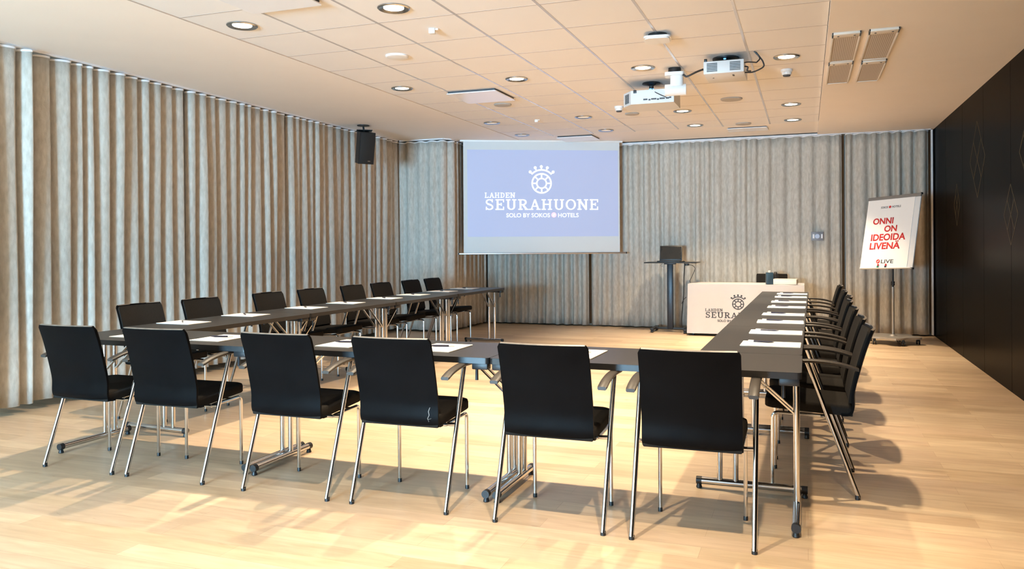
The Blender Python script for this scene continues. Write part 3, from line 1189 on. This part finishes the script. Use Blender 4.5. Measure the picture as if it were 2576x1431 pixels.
def hotel_logo(parent, mi, mtxt, mred, fn, thick=0.0012):
    ring, crown = emblem(Ink(), Ink())
    ring.build('ring_emblem', mi, parent, fn, thick)
    crown.build('crown_emblem', mi, parent, fn, thick)
    ink = Ink()
    slab_text(ink, 'LAHDEN', -537, -253, -136, 48)
    slab_text(ink, 'SEURAHUONE', -533, 542, -250, 100)
    ink.build('hotel_name_lettering', mi, parent, fn, thick)
    font_text('SOLO BY SOKOS', 'tagline_lettering', mtxt, parent, -336, 78, -319, 40, fn, 0.012, thick=thick)
    font_text('HOTELS', 'tagline_lettering', mtxt, parent, 156, 352, -319, 40, fn, 0.012, thick=thick)
    Ink().disc((115, -298), 24, 20).build('round_mark', mred, parent, fn, thick)
    Ink().stroke((106, -306), (124, -290), 9).build('round_mark_stripe', mi, parent, lambda x, y: Vector(fn(x, y)) - Vector((0, thick, 0)), thick)


# ------------------------------------------------------------------ projection screen
scr = thing('projection_screen', 'large pull-down projection screen showing a white crown logo on lilac blue', 'projection screen',
            (-4.807, 10.947, 0), atan2(1.047, 2.137))
SW = 2.38
b = MB()
b.box((SW / 2, 0.004, 2.01), (SW, 0.003, 1.70))
b.build('screen_fabric', M['screen_fabric'], scr, smooth=False)
b = MB()
b.box((SW / 2 + .012, 0.004, 1.152), (SW + .17, 0.034, 0.024), b=0.006)
bar = b.build('bottom_bar', M['alu'], scr)
for x in (-.075, SW + .10):
    MB().box((x, 0.004, 1.152), (0.02, 0.036, 0.028), b=0.005).build('end_cap', M['black_plastic'], bar)
MB().box((SW / 2, 0.03, CEIL - 0.015), (SW + .1, 0.07, 0.028), b=0.004).build('housing', M['white_plastic'], scr)
b = MB()
b.box((1.208, 0.0015, 2.058), (2.30, 0.0012, 1.305))
img = b.build('projected_image', M['image_blue'], scr, smooth=False)
KS = 0.001601
hotel_logo(img, M['image_white'], M['image_white'], M['image_pink'], lambda x, y: (1.180 + x * KS, -0.0006, 2.208 + y * KS), 0.0006)

# ------------------------------------------------------------------ white covered table with its cloth
CX0, CX1, CY0, CY1, CZ = -1.565, -0.03, 11.36, 12.0 - 0.05, 0.722
wt = make_table(1.46, 0.50, 'dark footed table hidden under the white cloth at the back', None)
wt.location = ((CX0 + CX1) / 2, 11.68, -0.006)
cl = bpy.data.objects.new('tablecloth', None)


def cloth_front(x, z):
    """front skirt: small folds, flaring a little towards the hem"""
    d = (CZ - z)
    return CY0 - 0.030 * d - 0.010 * d * sin((x - CX0) * 9 + 0.6) - 0.006 * d * sin((x - CX0) * 23)


b = MB()
nxs, nzs = 60, 14
vs, fs = [], []
for j in range(nzs + 1):
    z = 0.035 + (CZ - 0.035) * j / nzs
    for i in range(nxs + 1):
        x = CX0 + (CX1 - CX0) * i / nxs
        flare = 0.02 * (CZ - z) * (-1 if i == 0 else (1 if i == nxs else 0))
        vs.append((x + flare, cloth_front(x, z), z))
m = nxs + 1
for j in range(nzs):
    for i in range(nxs):
        fs.append((j * m + i, j * m + i + 1, (j + 1) * m + i + 1, (j + 1) * m + i))
b.add(vs, fs)
vs, fs = [], []          # top
nys = 12
for j in range(nys + 1):
    y = CY0 + (CY1 - CY0) * j / nys
    for i in range(nxs + 1):
        x = CX0 + (CX1 - CX0) * i / nxs
        z = CZ + 0.004 * sin(x * 17 + y * 5) * (1 if 0 < j < nys else 0) * (0.4 + max(0, (x + 0.35) * 2))
        vs.append((x, y, z))
for j in range(nys):
    for i in range(nxs):
        fs.append((j * m + i, j * m + i + 1, (j + 1) * m + i + 1, (j + 1) * m + i))
b.add(vs, fs)
for sx in (CX0, CX1):    # sides and back
    vs, fs = [], []
    for j in range(nzs + 1):
        z = 0.035 + (CZ - 0.035) * j / nzs
        for i in range(nys + 1):
            y = CY0 + (CY1 - CY0) * i / nys
            d = CZ - z
            yy = y - (0.030 * d + 0.010 * d * sin(0.6)) * (1 - i / nys) if i == 0 else y
            vs.append((sx + (0.02 * d + 0.012 * d * sin(i * 1.7)) * (-1 if sx == CX0 else 1), yy, z))
    k = nys + 1
    for j in range(nzs):
        for i in range(nys):
            fs.append((j * k + i, j * k + i + 1, (j + 1) * k + i + 1, (j + 1) * k + i))
    b.add(vs, fs)
vs = [(CX0, CY1, 0.035), (CX1, CY1, 0.035), (CX1, CY1, CZ), (CX0, CY1, CZ)]
b.add(vs, [(0, 1, 2, 3)])
cl = b.build('tablecloth', M['cloth'], ang=40, recalc=False)
tag(cl, 'white cloth with a dark crown logo draped over the table at the back', 'tablecloth')
KX, KZ = 0.00082, 0.00078
hotel_logo(cl, M['ink'], M['ink'], M['red'],
           lambda x, y: (-0.885 + x * KX, cloth_front(-0.885 + x * KX, 0.452 + y * KZ) - 0.0025, 0.452 + y * KZ), 0.0008)

# things on the white table
t = thing('drink_carton', 'tall dark teal carton with a pale cap on the white table', 'carton', (-0.478, 11.46, CZ + .003), 0.2)
b = MB().box((0, 0, 0.08), (0.092, 0.075, 0.16), b=0.004)
b.build('carton_body', M['teal'], t)
MB().lathe([(0.018, 0.16), (0.018, 0.182), (0.012, 0.186)], (0.0, 0, 0), 14).build('cap', M['cardboard'], t)
o = MB().lathe([(0.032, 0), (0.034, 0.01), (0.034, 0.12), (0.022, 0.15), (0.014, 0.165)], (-0.405, 11.62, CZ + .003), 18).build('bottle', M['black_plastic'])
tag(o, 'small black bottle half hidden behind the teal carton', 'bottle')
t = thing('cardboard_box', 'low white cardboard box beside the teal carton on the white table', 'box', (-0.270, 11.50, CZ + .004), -0.12)
b = MB().box((0, 0, 0.034), (0.30, 0.17, 0.068), b=0.002)
b.build('box_body', M['cardboard'], t)
MB().box((0.1515, 0, 0.036), (0.002, 0.12, 0.045)).build('side_label', M['tan'], t)
MB().box((0, 0, 0.0695), (0.304, 0.174, 0.003), b=0.001).build('lid', M['cardboard'], t)

# ------------------------------------------------------------------ laptop stand
ls = thing('laptop_stand', 'black height adjustable pedestal stand holding the open laptop', 'stand', (-1.87, 11.75, 0), 0.0)
MB().box((0.0, -0.01, 0.52), (0.085, 0.065, 0.94), b=0.006).build('post', M['post'], ls)
b = MB()
b.box((0, 0, 0.052), (0.50, 0.06, 0.028), b=0.006)
for x in (-.235, .235):
    b.box((x, 0, 0.052), (0.055, 0.46, 0.028), b=0.006)
base = b.build('base', M['black_plastic'], ls)
for x in (-.235, .235):
    for y in (-.2, .2):
        c = MB()
        c.tube([(x - .018, y, 0.022), (x + .018, y, 0.022)], 0.022, 14)
        c.build('caster', M['black_plastic'], base)
MB().box((0.03, 0, 1.012), (0.75, 0.46, 0.014), b=0.005).build('top_plate', M['table_edge'], ls)
MB().box((0.0, -0.01, 0.995), (0.16, 0.12, 0.02), b=0.004).build('mounting_plate', M['black_plastic'], ls)
b = MB()
b.tube(smooth_path([(-.09, -.12, 1.0), (-.12, -.13, .97), (-.10, -.13, .95), (-.085, -.13, .955)], 5), 0.003, 6)
b.build('hanging_key_loop', M['grey_metal'], ls)
MB().lathe([(0.010, 0), (0.012, 0.008), (0.008, 0.016)], (-.088, -.13, .935), 10).build('key_tag', M['cardboard'], ls)
lt = thing('laptop', 'open black laptop standing on the pedestal stand', 'laptop', (-1.875, 11.72, 1.0195), 0.0)
MB().box((0, 0.0, 0.009), (0.33, 0.22, 0.018), b=0.004).build('keyboard_base', M['black_plastic'], lt)
Mx = Matrix.Translation((0, 0.105, 0.018)) @ Matrix.Rotation(radians(-14), 4, 'X')
MB().box((0, 0, 0.112), (0.325, 0.009, 0.222), b=0.003, M=Mx).build('display', M['black_plastic'], lt)
MB().box((0, -0.0052, 0.115), (0.298, 0.001, 0.186), M=Mx).build('display_glass', mat('dark_display', (0.014, 0.015, 0.014), 0.25, noise=(10, 0.2)), lt)
o = MB().box((-1.605, 11.60, 0.985), (0.05, 0.10, 0.028), b=0.006).build('power_adapter', M['black_plastic'])
o2 = MB()
o2.tube(smooth_path([(-1.60, 11.55, 0.985), (-1.53, 11.56, 0.975), (-1.49, 11.55, 0.93), (-1.52, 11.52, 0.84), (-1.555, 11.50, 0.76), (-1.55, 11.50, CZ + .012)], 6), 0.004, 6)
o2 = o2.build('cord', M['black_plastic'], o)
tag(o, 'black power adapter with cord hanging at the laptop stand edge', 'adapter')
b = MB()
b.tube(smooth_path([(-1.70, 11.60, 1.018), (-1.655, 11.66, 1.03), (-1.645, 11.63, 0.98), (-1.655, 11.62, 0.80), (-1.66, 11.62, 0.55), (-1.675, 11.62, 0.40), (-1.69, 11.62, 0.2), (-1.69, 11.62, 0.075)], 6), 0.007, 8)
b.tube(smooth_path([(-1.69, 11.62, 0.42), (-1.66, 11.60, 0.48), (-1.62, 11.58, 0.52)], 6), 0.004, 6)
o = b.build('cable', M['black_plastic'])
tag(o, 'black cable hanging down beside the post of the laptop stand', 'cable')

# ------------------------------------------------------------------ flip chart
fc = thing('flip_chart', 'white flip chart easel on wheels with red Finnish slogan', 'flip chart', (1.03, 11.22, 0), 0.0)
MB().lathe([(0.016, 0.085), (0.016, 0.72)], (0, 0, 0), 16).build('lower_post', M['silver'], fc)
MB().lathe([(0.012, 0.70), (0.012, 1.25)], (0, 0, 0), 16).build('upper_post', M['black_plastic'], fc)
b = MB()
b.lathe([(0.022, 0.74), (0.022, 0.79)], (0, 0, 0), 14)
b.tube([(0, -.018, .765), (0, -.05, .765)], [0.008, 0.013], 10)
b.build('height_knob', M['black_plastic'], fc)
b = MB()
pl = []
for k in range(40):
    a = 2 * pi * k / 40
    r = 0.29 + 0.045 * cos(5 * a + pi / 2)
    pl.append((r * cos(a), r * sin(a)))
b.prism(pl, 0.075, 0.098)
b.lathe([(0.05, 0.098), (0.03, 0.115)], (0, 0, 0), 16)
base = b.build('base', M['silver'], fc)
for k in range(5):
    a = 2 * pi * k / 5 - pi / 2 + pi / 5 * 0 + 2 * pi / 5 * 0.0 + pi / 10
    x, y = 0.285 * cos(a), 0.285 * sin(a)
    c = MB()
    for s in (-1, 1):
        c.tube([(x + s * .006, y, .027), (x + s * .022, y, .027)], 0.027, 14)
    c.box((x, y, .056), (.03, .03, .04), b=0.006)
    c.build('caster', M['black_plastic'], base)
BW, BH = 0.749, 0.954
fa, ft, frr = radians(-42.4), radians(-14.2), radians(2.26)
BM = (Matrix.Translation((-0.031, -0.05, 1.416)) @ Matrix.Rotation(fa, 4, 'Z') @ Matrix.Rotation(ft, 4, 'X') @ Matrix.Rotation(-frr, 4, 'Y'))
board = MB().box((0, 0, 0), (BW, 0.018, BH), b=0.003).build('board', M['white_plastic'], fc)
board.matrix_local = BM
MB().box((0, -0.012, BH / 2 - 0.018), (BW + .01, 0.02, 0.042), b=0.004).build('paper_clamp', M['grey_metal'], board)
b = MB().box((0, -0.018, -BH / 2 + 0.006), (BW - .02, 0.030, 0.010), b=0.003)
b.build('marker_tray', M['white_plastic'], board)
for x in (BW / 2, ):
    for z in (-BH / 2, BH / 2):
        MB().box((x, 0.0, z), (0.02, 0.026, 0.024), b=0.004).build('corner_cap', M['black_plastic'], board)
PW, PH = 0.672, 0.915
PX0, PZ1 = -BW / 2 + 0.004, BH / 2 - 0.036
b = MB()
nx_, nz_ = 8, 8
b.box((PX0 + PW / 2, -0.0125, PZ1 - PH / 2), (PW, 0.006, PH))
pp = b.build('paper_pad', M['paper'], board, smooth=False)


def pfn(x, y):
    return (PX0 + x * PW, -0.0172, PZ1 - y * PH)


def flip_text(txt, u0, u1, vc, hh, m, bold=0.03):
    h = hh * PH
    font_text(txt, 'slogan_lettering', m, pp, u0 * PW, u1 * PW, -(vc * PH) - h / 2, h,
              lambda x, y: (PX0 + x, -0.0168, PZ1 + y), bold, thick=0.001)


flip_text('ONNI', .165, .605, .315, .088, M['red'])
flip_text('ON', .43, .70, .43, .088, M['red'])
flip_text('IDEOIDA', .165, .90, .55, .095, M['red'])
flip_text('LIVENÄ', .16, .81, .675, .095, M['red'])
flip_text('LIVE', .45, .71, .90, .055, M['ink'], 0.012)
flip_text('SOKOS', .30, .455, .118, .030, M['ink'], 0.01)
flip_text('HOTELS', .535, .725, .118, .030, M['ink'], 0.01)
Ink().disc((.385 * PW, -.90 * PH), .027, 20).build('round_mark', M['red'], pp, lambda x, y: (PX0 + x, -0.0168, PZ1 + y), 0.001)
Ink().stroke((.368 * PW, -.912 * PH), (.402 * PW, -.888 * PH), 0.010).build('round_mark_stripe', M['paper'], pp, lambda x, y: (PX0 + x, -0.0178, PZ1 + y), 0.001)
Ink().disc((.495 * PW, -.118 * PH), .017, 20).build('round_mark', M['red'], pp, lambda x, y: (PX0 + x, -0.0168, PZ1 + y), 0.001)
# two markers in the tray
BW_M = Matrix.Translation((1.03, 11.22, 0)) @ BM
for u, m1, m2, l in ((.395, 'green', 'red', 'red and green marker standing in the flip chart tray'),
                     (.56, 'black_plastic', 'red', 'dark marker with red end in the flip chart tray')):
    t = thing('whiteboard_marker', l, 'marker', group='markers in the flip chart tray')
    t.matrix_world = BW_M @ Matrix.Translation((PX0 + u * PW, -0.026, -BH / 2 + 0.012)) @ Matrix.Rotation(radians(10), 4, 'Y')
    MB().lathe([(0.009, 0), (0.009, 0.022)], (0, 0, 0), 10).build('cap', M[m1], t)
    MB().lathe([(0.009, 0.022), (0.009, 0.045), (0.006, 0.048)], (0, 0, 0), 10).build('barrel', M[m2], t)

# ------------------------------------------------------------------ loudspeaker on the left
n2 = Vector((0.80, -0.60, 0)).normalized()
sp = thing('loudspeaker', 'black loudspeaker hung below the ceiling in front of the left curtain', 'loudspeaker', (-5.40, 9.10, 2.56))
SM = Matrix.Translation((0, 0, 0)) @ Matrix.Rotation(atan2(n2.x, -n2.y), 4, 'Z') @ Matrix.Rotation(radians(11), 4, 'X')
cab = MB().prism([(-.105, -.09), (.105, -.09), (.075, .10), (-.075, .10)], -.205, .205).build('cabinet', M['black_plastic'], sp, ang=30)
cab.matrix_local = SM
MB().box((0, -.094, 0), (.196, .008, .392), b=0.003).build('front_grille', mat('black_speaker_grille', (0.008, 0.008, 0.008), 0.7, noise=(200, .6)), cab)
MB().box((.035, -.0985, -.165), (.035, .001, .008)).build('badge', M['alu'], cab)
b = MB()
b.tube([(0.0, 0.0, 0.19), (-.02, .01, .275)], 0.012, 10)
b.lathe([(0.08, 0.285), (0.08, 0.299)], (-.02, .01, 0), 20)
b.box((0.0, 0, 0.222), (0.20, 0.16, 0.008), rz=0.6)
b.build('ceiling_bracket', M['black_plastic'], sp)

# ------------------------------------------------------------------ ceiling fittings
def spot(parent, x, y, z):
    d = bpy.data.lights.new('lamp_light', 'SPOT')
    d.energy = LAMP_W
    d.color = LAMP_COL
    d.spot_size = radians(90)
    d.spot_blend = 0.55
    d.shadow_soft_size = 0.035
    o = bpy.data.objects.new('lamp_light', d)
    C.objects.link(o)
    o.location = (x, y, z)
    if parent:
        o.parent = parent
    return o


dl = [(-3.76, 4.67, 'far left of the ceiling, first row from the camera'), (-2.555, 4.69, 'ceiling, right one of the two nearest the camera'),
      (-3.79, 7.12, 'leftmost of the second row'), (-2.57, 7.12, 'second row, right of the white diffuser panel'),
      (-1.36, 7.09, 'second row, left of the white ceiling camera'), (-0.15, 7.12, 'second row, right of the rear projector'),
      (-3.80, 9.58, 'leftmost of the third row, above the screen'), (-2.58, 9.57, 'third row, second from left above the screen'),
      (-1.37, 9.58, 'third row, just right of the front projector'), (-0.155, 9.58, 'rightmost of the third row'),
      (-3.82, 10.80, 'leftmost of the last row, nearest the screen'), (-2.59, 10.80, 'last row, second from left'),
      (-1.38, 10.80, 'last row, third from left'), (-0.155, 10.80, 'rightmost of the last row, nearest the back curtain')]
OFF = (6, 7, 10, 11)      # the lamps in front of the screen are switched off
d0 = None
for i, (x, y, w) in enumerate(dl):
    if d0 is None:
        d0 = thing('downlight', '', 'ceiling light', group='round recessed downlights')
        # trim ring with a reflector cone and glowing disc
        b = MB()
        b.lathe([(0.108, 0.0), (0.108, -0.006), (0.100, -0.012), (0.094, -0.011), (0.070, -0.003), (0.066, -0.002)], n=36, cap0=False, cap1=False)
        b.build('trim_ring', M['trim_metal'], d0)
        MB().lathe([(0.067, -0.004), (0.067, -0.0015)], n=28).build('diffuser', M['lamp'], d0)
        spot(d0, 0, 0, -0.03)
        o = d0
    else:
        o = copy_tree(d0)
    o.location = (x, y, CEIL)
    if i in OFF:
        for k in list(o.children):
            if k.type == 'LIGHT':
                bpy.data.objects.remove(k)
            elif k.name.startswith('diffuser'):
                k.data = k.data.copy()
                k.data.materials[0] = M['lamp_off']
    tag(o, ('unlit round downlight, ' if i in OFF else 'glowing round downlight, ') + w, 'ceiling light', 'round recessed downlights')
# further lamps of the same grid above and behind the camera
for x in (-3.76, -2.56, -1.36, -0.15):
    for y in (4.68, 2.24, -0.2, -2.64, -5.08):
        if (y > 1 and x < -2) or (y < -2 and x > -2):
            continue
        spot(None, x, y, CEIL - 0.03)

disc_l = [(-3.177, 5.886, 'white_plastic', 'round white ceiling disc between the near downlights and the white panel', 0.095),
          (-3.185, 8.36, 'grey_disc', 'round grey ceiling speaker just behind the white diffuser panel', 0.10),
          (-0.757, 8.97, 'grey_disc', 'large round grey ceiling speaker right of the front projector', 0.115),
          (-1.964, 9.53, 'grey_disc', 'round grey ceiling speaker just beyond the front projector', 0.085),
          (-0.768, 10.877, 'grey_disc', 'round grey ceiling speaker nearest the back curtain', 0.10)]
for x, y, m1, l, r in disc_l:
    t = thing('ceiling_speaker', l, 'ceiling speaker', (x, y, CEIL), group='round ceiling speakers')
    b = MB()
    b.lathe([(r, 0), (r, -0.010), (r * .93, -0.016), (r * .9, -0.0165)], n=32, cap0=False, cap1=False)
    b.build('rim', M['white_plastic'] if m1 == 'white_plastic' else M['grey_disc'], t)
    MB().lathe([(r * .905, -0.013), (r * .905, -0.0162), (r * .5, -0.020), (0.01, -0.021)], n=32, cap0=False).build('cover', M[m1], t)

for x0, x1, y0, y1, drop, l in ((-3.455, -2.895, 3.75, 4.40, 0.022, 'large white panel diffuser at the top edge of the photo'),
                                (-3.47, -2.905, 7.44, 8.05, 0.022, 'white square diffuser panel with a dark slot, left of the ceiling centre'),
                                (-3.42, -2.86, 11.12, 11.62, 0.02, 'white diffuser panel right above the projection screen'),
                                (-1.02, -0.475, 11.21, 11.56, 0.012, 'pale grey diffuser panel on the ceiling near the back curtain')):
    t = thing('air_diffuser', l, 'air diffuser', ((x0 + x1) / 2, (y0 + y1) / 2, CEIL), group='dropped ceiling diffuser panels')
    b = MB()
    b.prism(rrect(x1 - x0 - .02, y1 - y0 - .02, 0.02), -drop - 0.008, -drop)
    b.build('face_panel', M['diffuser_white'], t, ang=30)
    b = MB()
    b.box((0, 0, -drop / 2), (x1 - x0 - .05, y1 - y0 - .05, drop * 0.98))
    b.build('dark_slot', M['grille_dark'], t, smooth=False)

# four perforated grilles right of the tile field
for x0, x1, y0, y1, w in ((0.185, 0.385, 6.33, 7.29, 'near left of the four'), (0.435, 0.64, 6.32, 7.30, 'near right of the four'),
                          (0.185, 0.383, 7.33, 8.28, 'far left of the four'), (0.447, 0.645, 7.38, 8.28, 'far right of the four')):
    t = thing('vent_grille', 'perforated beige ceiling grille by the black wall, ' + w, 'vent', ((x0 + x1) / 2, (y0 + y1) / 2, ZP), group='perforated ceiling grilles')
    w_, h_ = x1 - x0, y1 - y0
    b = MB()
    for sx in (-1, 1):
        b.box((sx * (w_ / 2 - .006), 0, -0.009), (0.012, h_, 0.018), b=0.002)
    b.box((0, h_ / 2 - .006, -0.009), (w_, 0.012, 0.018), b=0.002)
    b.box((0, -h_ / 2 + .05, -0.009), (w_, 0.10, 0.018), b=0.002)
    fr_ = b.build('frame', M['beige_metal'], t)
    for sx in (-1, 1):
        MB().lathe([(0.008, 0), (0.008, -0.0205), (0.005, -0.0215)], (sx * w_ * .28, -h_ / 2 + .055, 0), 10).build('screw', M['grille_dark'], fr_)
    MB().box((0, 0.045, -0.007), (w_ - .022, h_ - .12, 0.012)).build('perforated_sheet', M['vent'], t, smooth=False)


def single(name, label, cat, mb, m, group=None, loc=(0, 0, 0), **kw):
    o = mb.build(name, m, **kw)
    o.location = loc
    return tag(o, label, cat, group)


t = thing('motion_sensor', 'small white cube sensor near the nearest right downlight', 'sensor', (-2.546, 5.25, CEIL), 0.3, 'small ceiling sensors')
MB().box((0, 0, -0.018), (0.045, 0.05, 0.036), b=0.004).build('sensor_body', M['white_plastic'], t)
MB().box((0.03, 0, -0.006), (0.03, 0.03, 0.012), b=0.002).build('sensor_foot', M['cardboard'], t)
t = thing('motion_sensor', 'small pale bracket sensor above the screen, left of centre', 'sensor', (-3.19, 9.56, CEIL), 0.3, 'small ceiling sensors')
MB().box((0, 0, -0.016), (0.04, 0.045, 0.032), b=0.004).build('sensor_body', M['white_plastic'], t)
MB().box((0.028, 0, -0.005), (0.03, 0.03, 0.010), b=0.002).build('sensor_foot', M['cardboard'], t)
for x, y, l in ((-2.005, 9.0, 'small white smoke detector left of the front projector'), (-0.16, 7.66, 'white smoke detector below the right second row downlight')):
    t = thing('smoke_detector', l, 'smoke detector', (x, y, CEIL), group='white smoke detectors')
    MB().lathe([(0.052, 0), (0.052, -0.02), (0.044, -0.026), (0.040, -0.048), (0.034, -0.05)], n=24).build('housing', M['white_plastic'], t)
    MB().lathe([(0.0345, -0.0495), (0.030, -0.062), (0.02, -0.064)], n=20).build('sensing_head', M['grille_dark'], t)
t = thing('access_point', 'white square wireless access point on the ceiling, nearest of the hanging devices', 'access point', (-1.04, 6.0, CEIL), 0.12)
b = MB()
for w_, z0, z1 in ((0.18, -0.052, -0.044), (0.20, -0.044, -0.030)):
    b.prism(rrect(w_, w_, 0.04), z0, z1)
b.build('cover', M['white_plastic'], t, ang=30)
MB().lathe([(0.07, 0), (0.075, -0.032)], n=24).build('mount', M['black_plastic'], t)

# ceiling camera
t = thing('ceiling_camera', 'white swivel camera hanging from the ceiling between the projectors', 'camera', (-1.10, 7.22, CEIL), 0.1)
MB().prism(rrect(0.17, 0.15, 0.03), -0.075, -0.045).build('mount_plate', M['white_plastic'], t, ang=30)
MB().lathe([(0.055, 0), (0.06, -0.046)], (0.0, 0, 0), 20).build('ceiling_mount', M['black_plastic'], t)
b = MB()
b.prism(rrect(0.115, 0.12, 0.035, cx=0.02), -0.17, -0.075)
b.build('neck', M['white_plastic'], t, ang=30)
b = MB()
b.tube([(-.085, 0, -.195), (.10, 0, -.195)], 0.052, 20)
b.build('camera_head', M['white_plastic'], t, ang=40)
MB().tube([(0.0, 0.045, -.195), (0.0, 0.062, -.195)], 0.03, 18).build('lens', M['black_plastic'], t)


def grid_slots(b, x0, x1, z0, z1, y, n):
    for i in range(n):
        z = z0 + (z1 - z0) * (i + .5) / n
        b.box(((x0 + x1) / 2, y, z), (x1 - x0, 0.004, (z1 - z0) / n * 0.55))


# front projector (lower, left)
t = thing('projector', 'white ceiling projector on a black mount, the lower left one', 'projector', (-1.415, 7.80, CEIL), 0.0, 'ceiling projectors')
PJ = Matrix.Rotation(0.0, 4, 'Z')
b = MB()
b.prism([(-.16, -.21), (.25, -.21), (.25, .19), (.20, .23), (-.19, .23), (-.26, .14), (-.26, -.07)], -0.235, -0.105)
body = b.build('casing', M['off_white'], t, ang=25)
b = MB()
grid_slots(b, -.045, .045, -.215, -.125, 0, 8)
v = b.build('vent_slots', M['grille_dark'], body, smooth=False)
v.matrix_local = Matrix.Translation((-.212, -.142, 0)) @ Matrix.Rotation(atan2(-.14, .10), 4, 'Z')
b = MB()
for x, w_, z in ((-.02, .04, -.195), (.02, .02, -.2), (.06, .05, -.195), (.10, .02, -.2), (.14, .05, -.195), (.19, .03, -.195), (.215, .02, -.19)):
    b.box((x, -.2105, z), (w_, 0.003, 0.014))
b.build('connector_ports', M['grille_dark'], body, smooth=False)
b = MB()
b.lathe([(0.085, 0.0), (0.09, -0.012), (0.05, -0.02), (0.022, -0.03), (0.022, -0.09)], n=20)
b.box((0.0, 0.0, -.098), (0.24, 0.22, 0.016), b=0.003)
b.box((-.12, -.19, -.115), (0.03, 0.05, 0.03), b=0.003)
b.build('ceiling_mount', M['black_plastic'], t)
MB().lathe([(0.0235, -.058), (0.0235, -.072)], n=16).build('blue_collar', M['led'], t)
b = MB()
b.tube(smooth_path([(0.05, -.02, 0), (0.045, -.06, -.03), (0.03, -.15, -.07), (0.06, -.20, -.12), (.12, -.225, -.16), (.18, -.225, -.19)], 5), 0.004, 6)
b.build('cable', M['black_plastic'], t)
MB().tube([(.04, .232, -.17), (.04, .25, -.17)], 0.04, 18).build('lens', M['black_plastic'], t)

# rear projector (upper, right)
t = thing('projector', 'grey white ceiling projector with two vent grilles, the upper right one', 'projector', (-0.635, 6.99, CEIL), 0.0, 'ceiling projectors')
b = MB()
b.box((0, 0, -.113), (0.325, 0.40, 0.105), b=0.006)
body = b.build('casing', M['off_white'], t)
for x0, x1 in ((-.135, -.05), (.05, .135)):
    b = MB()
    grid_slots(b, x0, x1, -.15, -.075, -.2005, 6)
    b.build('vent_slots', M['grille_dark'], body, smooth=False)
MB().box((.07, -.08, -.1665), (.016, .06, .003)).build('label_strip', M['grille_dark'], body)
MB().lathe([(0.007, -.1655), (0.007, -.168)], (-.10, -.02, 0), 10).build('screw', M['grille_dark'], body)
b = MB()
b.lathe([(0.11, 0.0), (0.11, -0.012), (0.04, -0.02), (0.03, -0.05)], n=20)
b.box((0.03, -.05, -.052), (0.22, 0.16, 0.016), b=0.003)
b.box((-.145, -.19, -.05), (0.025, 0.02, 0.025), b=0.003)
b.build('ceiling_mount', M['black_plastic'], t)
MB().lathe([(0.012, -0.021), (0.010, -0.028)], (0.0, -.085, 0), 10).build('indicator_light', M['led'], t)
b = MB()
for pts in ([(.165, -.16, -.085), (.20, -.165, -.085), (.26, -.17, -.095)],
            [(.165, -.1, -.155), (.23, -.12, -.16), (.31, -.14, -.13), (.31, -.15, -.09), (.285, -.16, -.05), (.255, -.165, -.008)],
            [(.26, -.17, -.095), (.285, -.165, -.06), (.25, -.165, -.01), (.24, -.165, 0.0)],
            [(.165, -.13, -.11), (.19, -.14, -.12), (.185, -.14, -.15), (.215, -.14, -.155)]):
    b.tube(smooth_path(pts, 6), 0.006, 6)
b.build('cable_bundle', M['black_plastic'], t)
o = MB()
o.tube(smooth_path([(-0.805, 6.83, CEIL - .115), (-0.87, 6.9, CEIL - .118), (-0.97, 7.08, CEIL - .112), (-1.0, 7.14, CEIL - .09), (-1.03, 7.2, CEIL - .06)], 6), 0.009, 8)
o = o.build('cable', M['black_plastic'])
tag(o, 'short dark cable running from the rear projector to the ceiling camera', 'cable')

# wall plate on the back curtain
t = thing('wall_panel', 'small blue grey control panel on the back curtain, left of the flip chart', 'control panel', (0.145, 12.13, 1.38))
MB().box((0, 0.0, 0), (0.165, 0.018, 0.125), b=0.004).build('plate', mat('blue_grey_plate', (0.20, 0.21, 0.24), 0.4, noise=(10, .1)), t)
for x in (-.05, .06):
    MB().box((x, -.0095, 0), (0.022, 0.002, 0.06), b=0.0008).build('button_strip', M['tape'], t)
MB().tube([(0.0, -.009, 0), (0.0, -.016, 0)], 0.032, 18).build('dial', mat('pale_blue_dial', (0.42, 0.48, 0.62), 0.35, noise=(10, .05)), t)
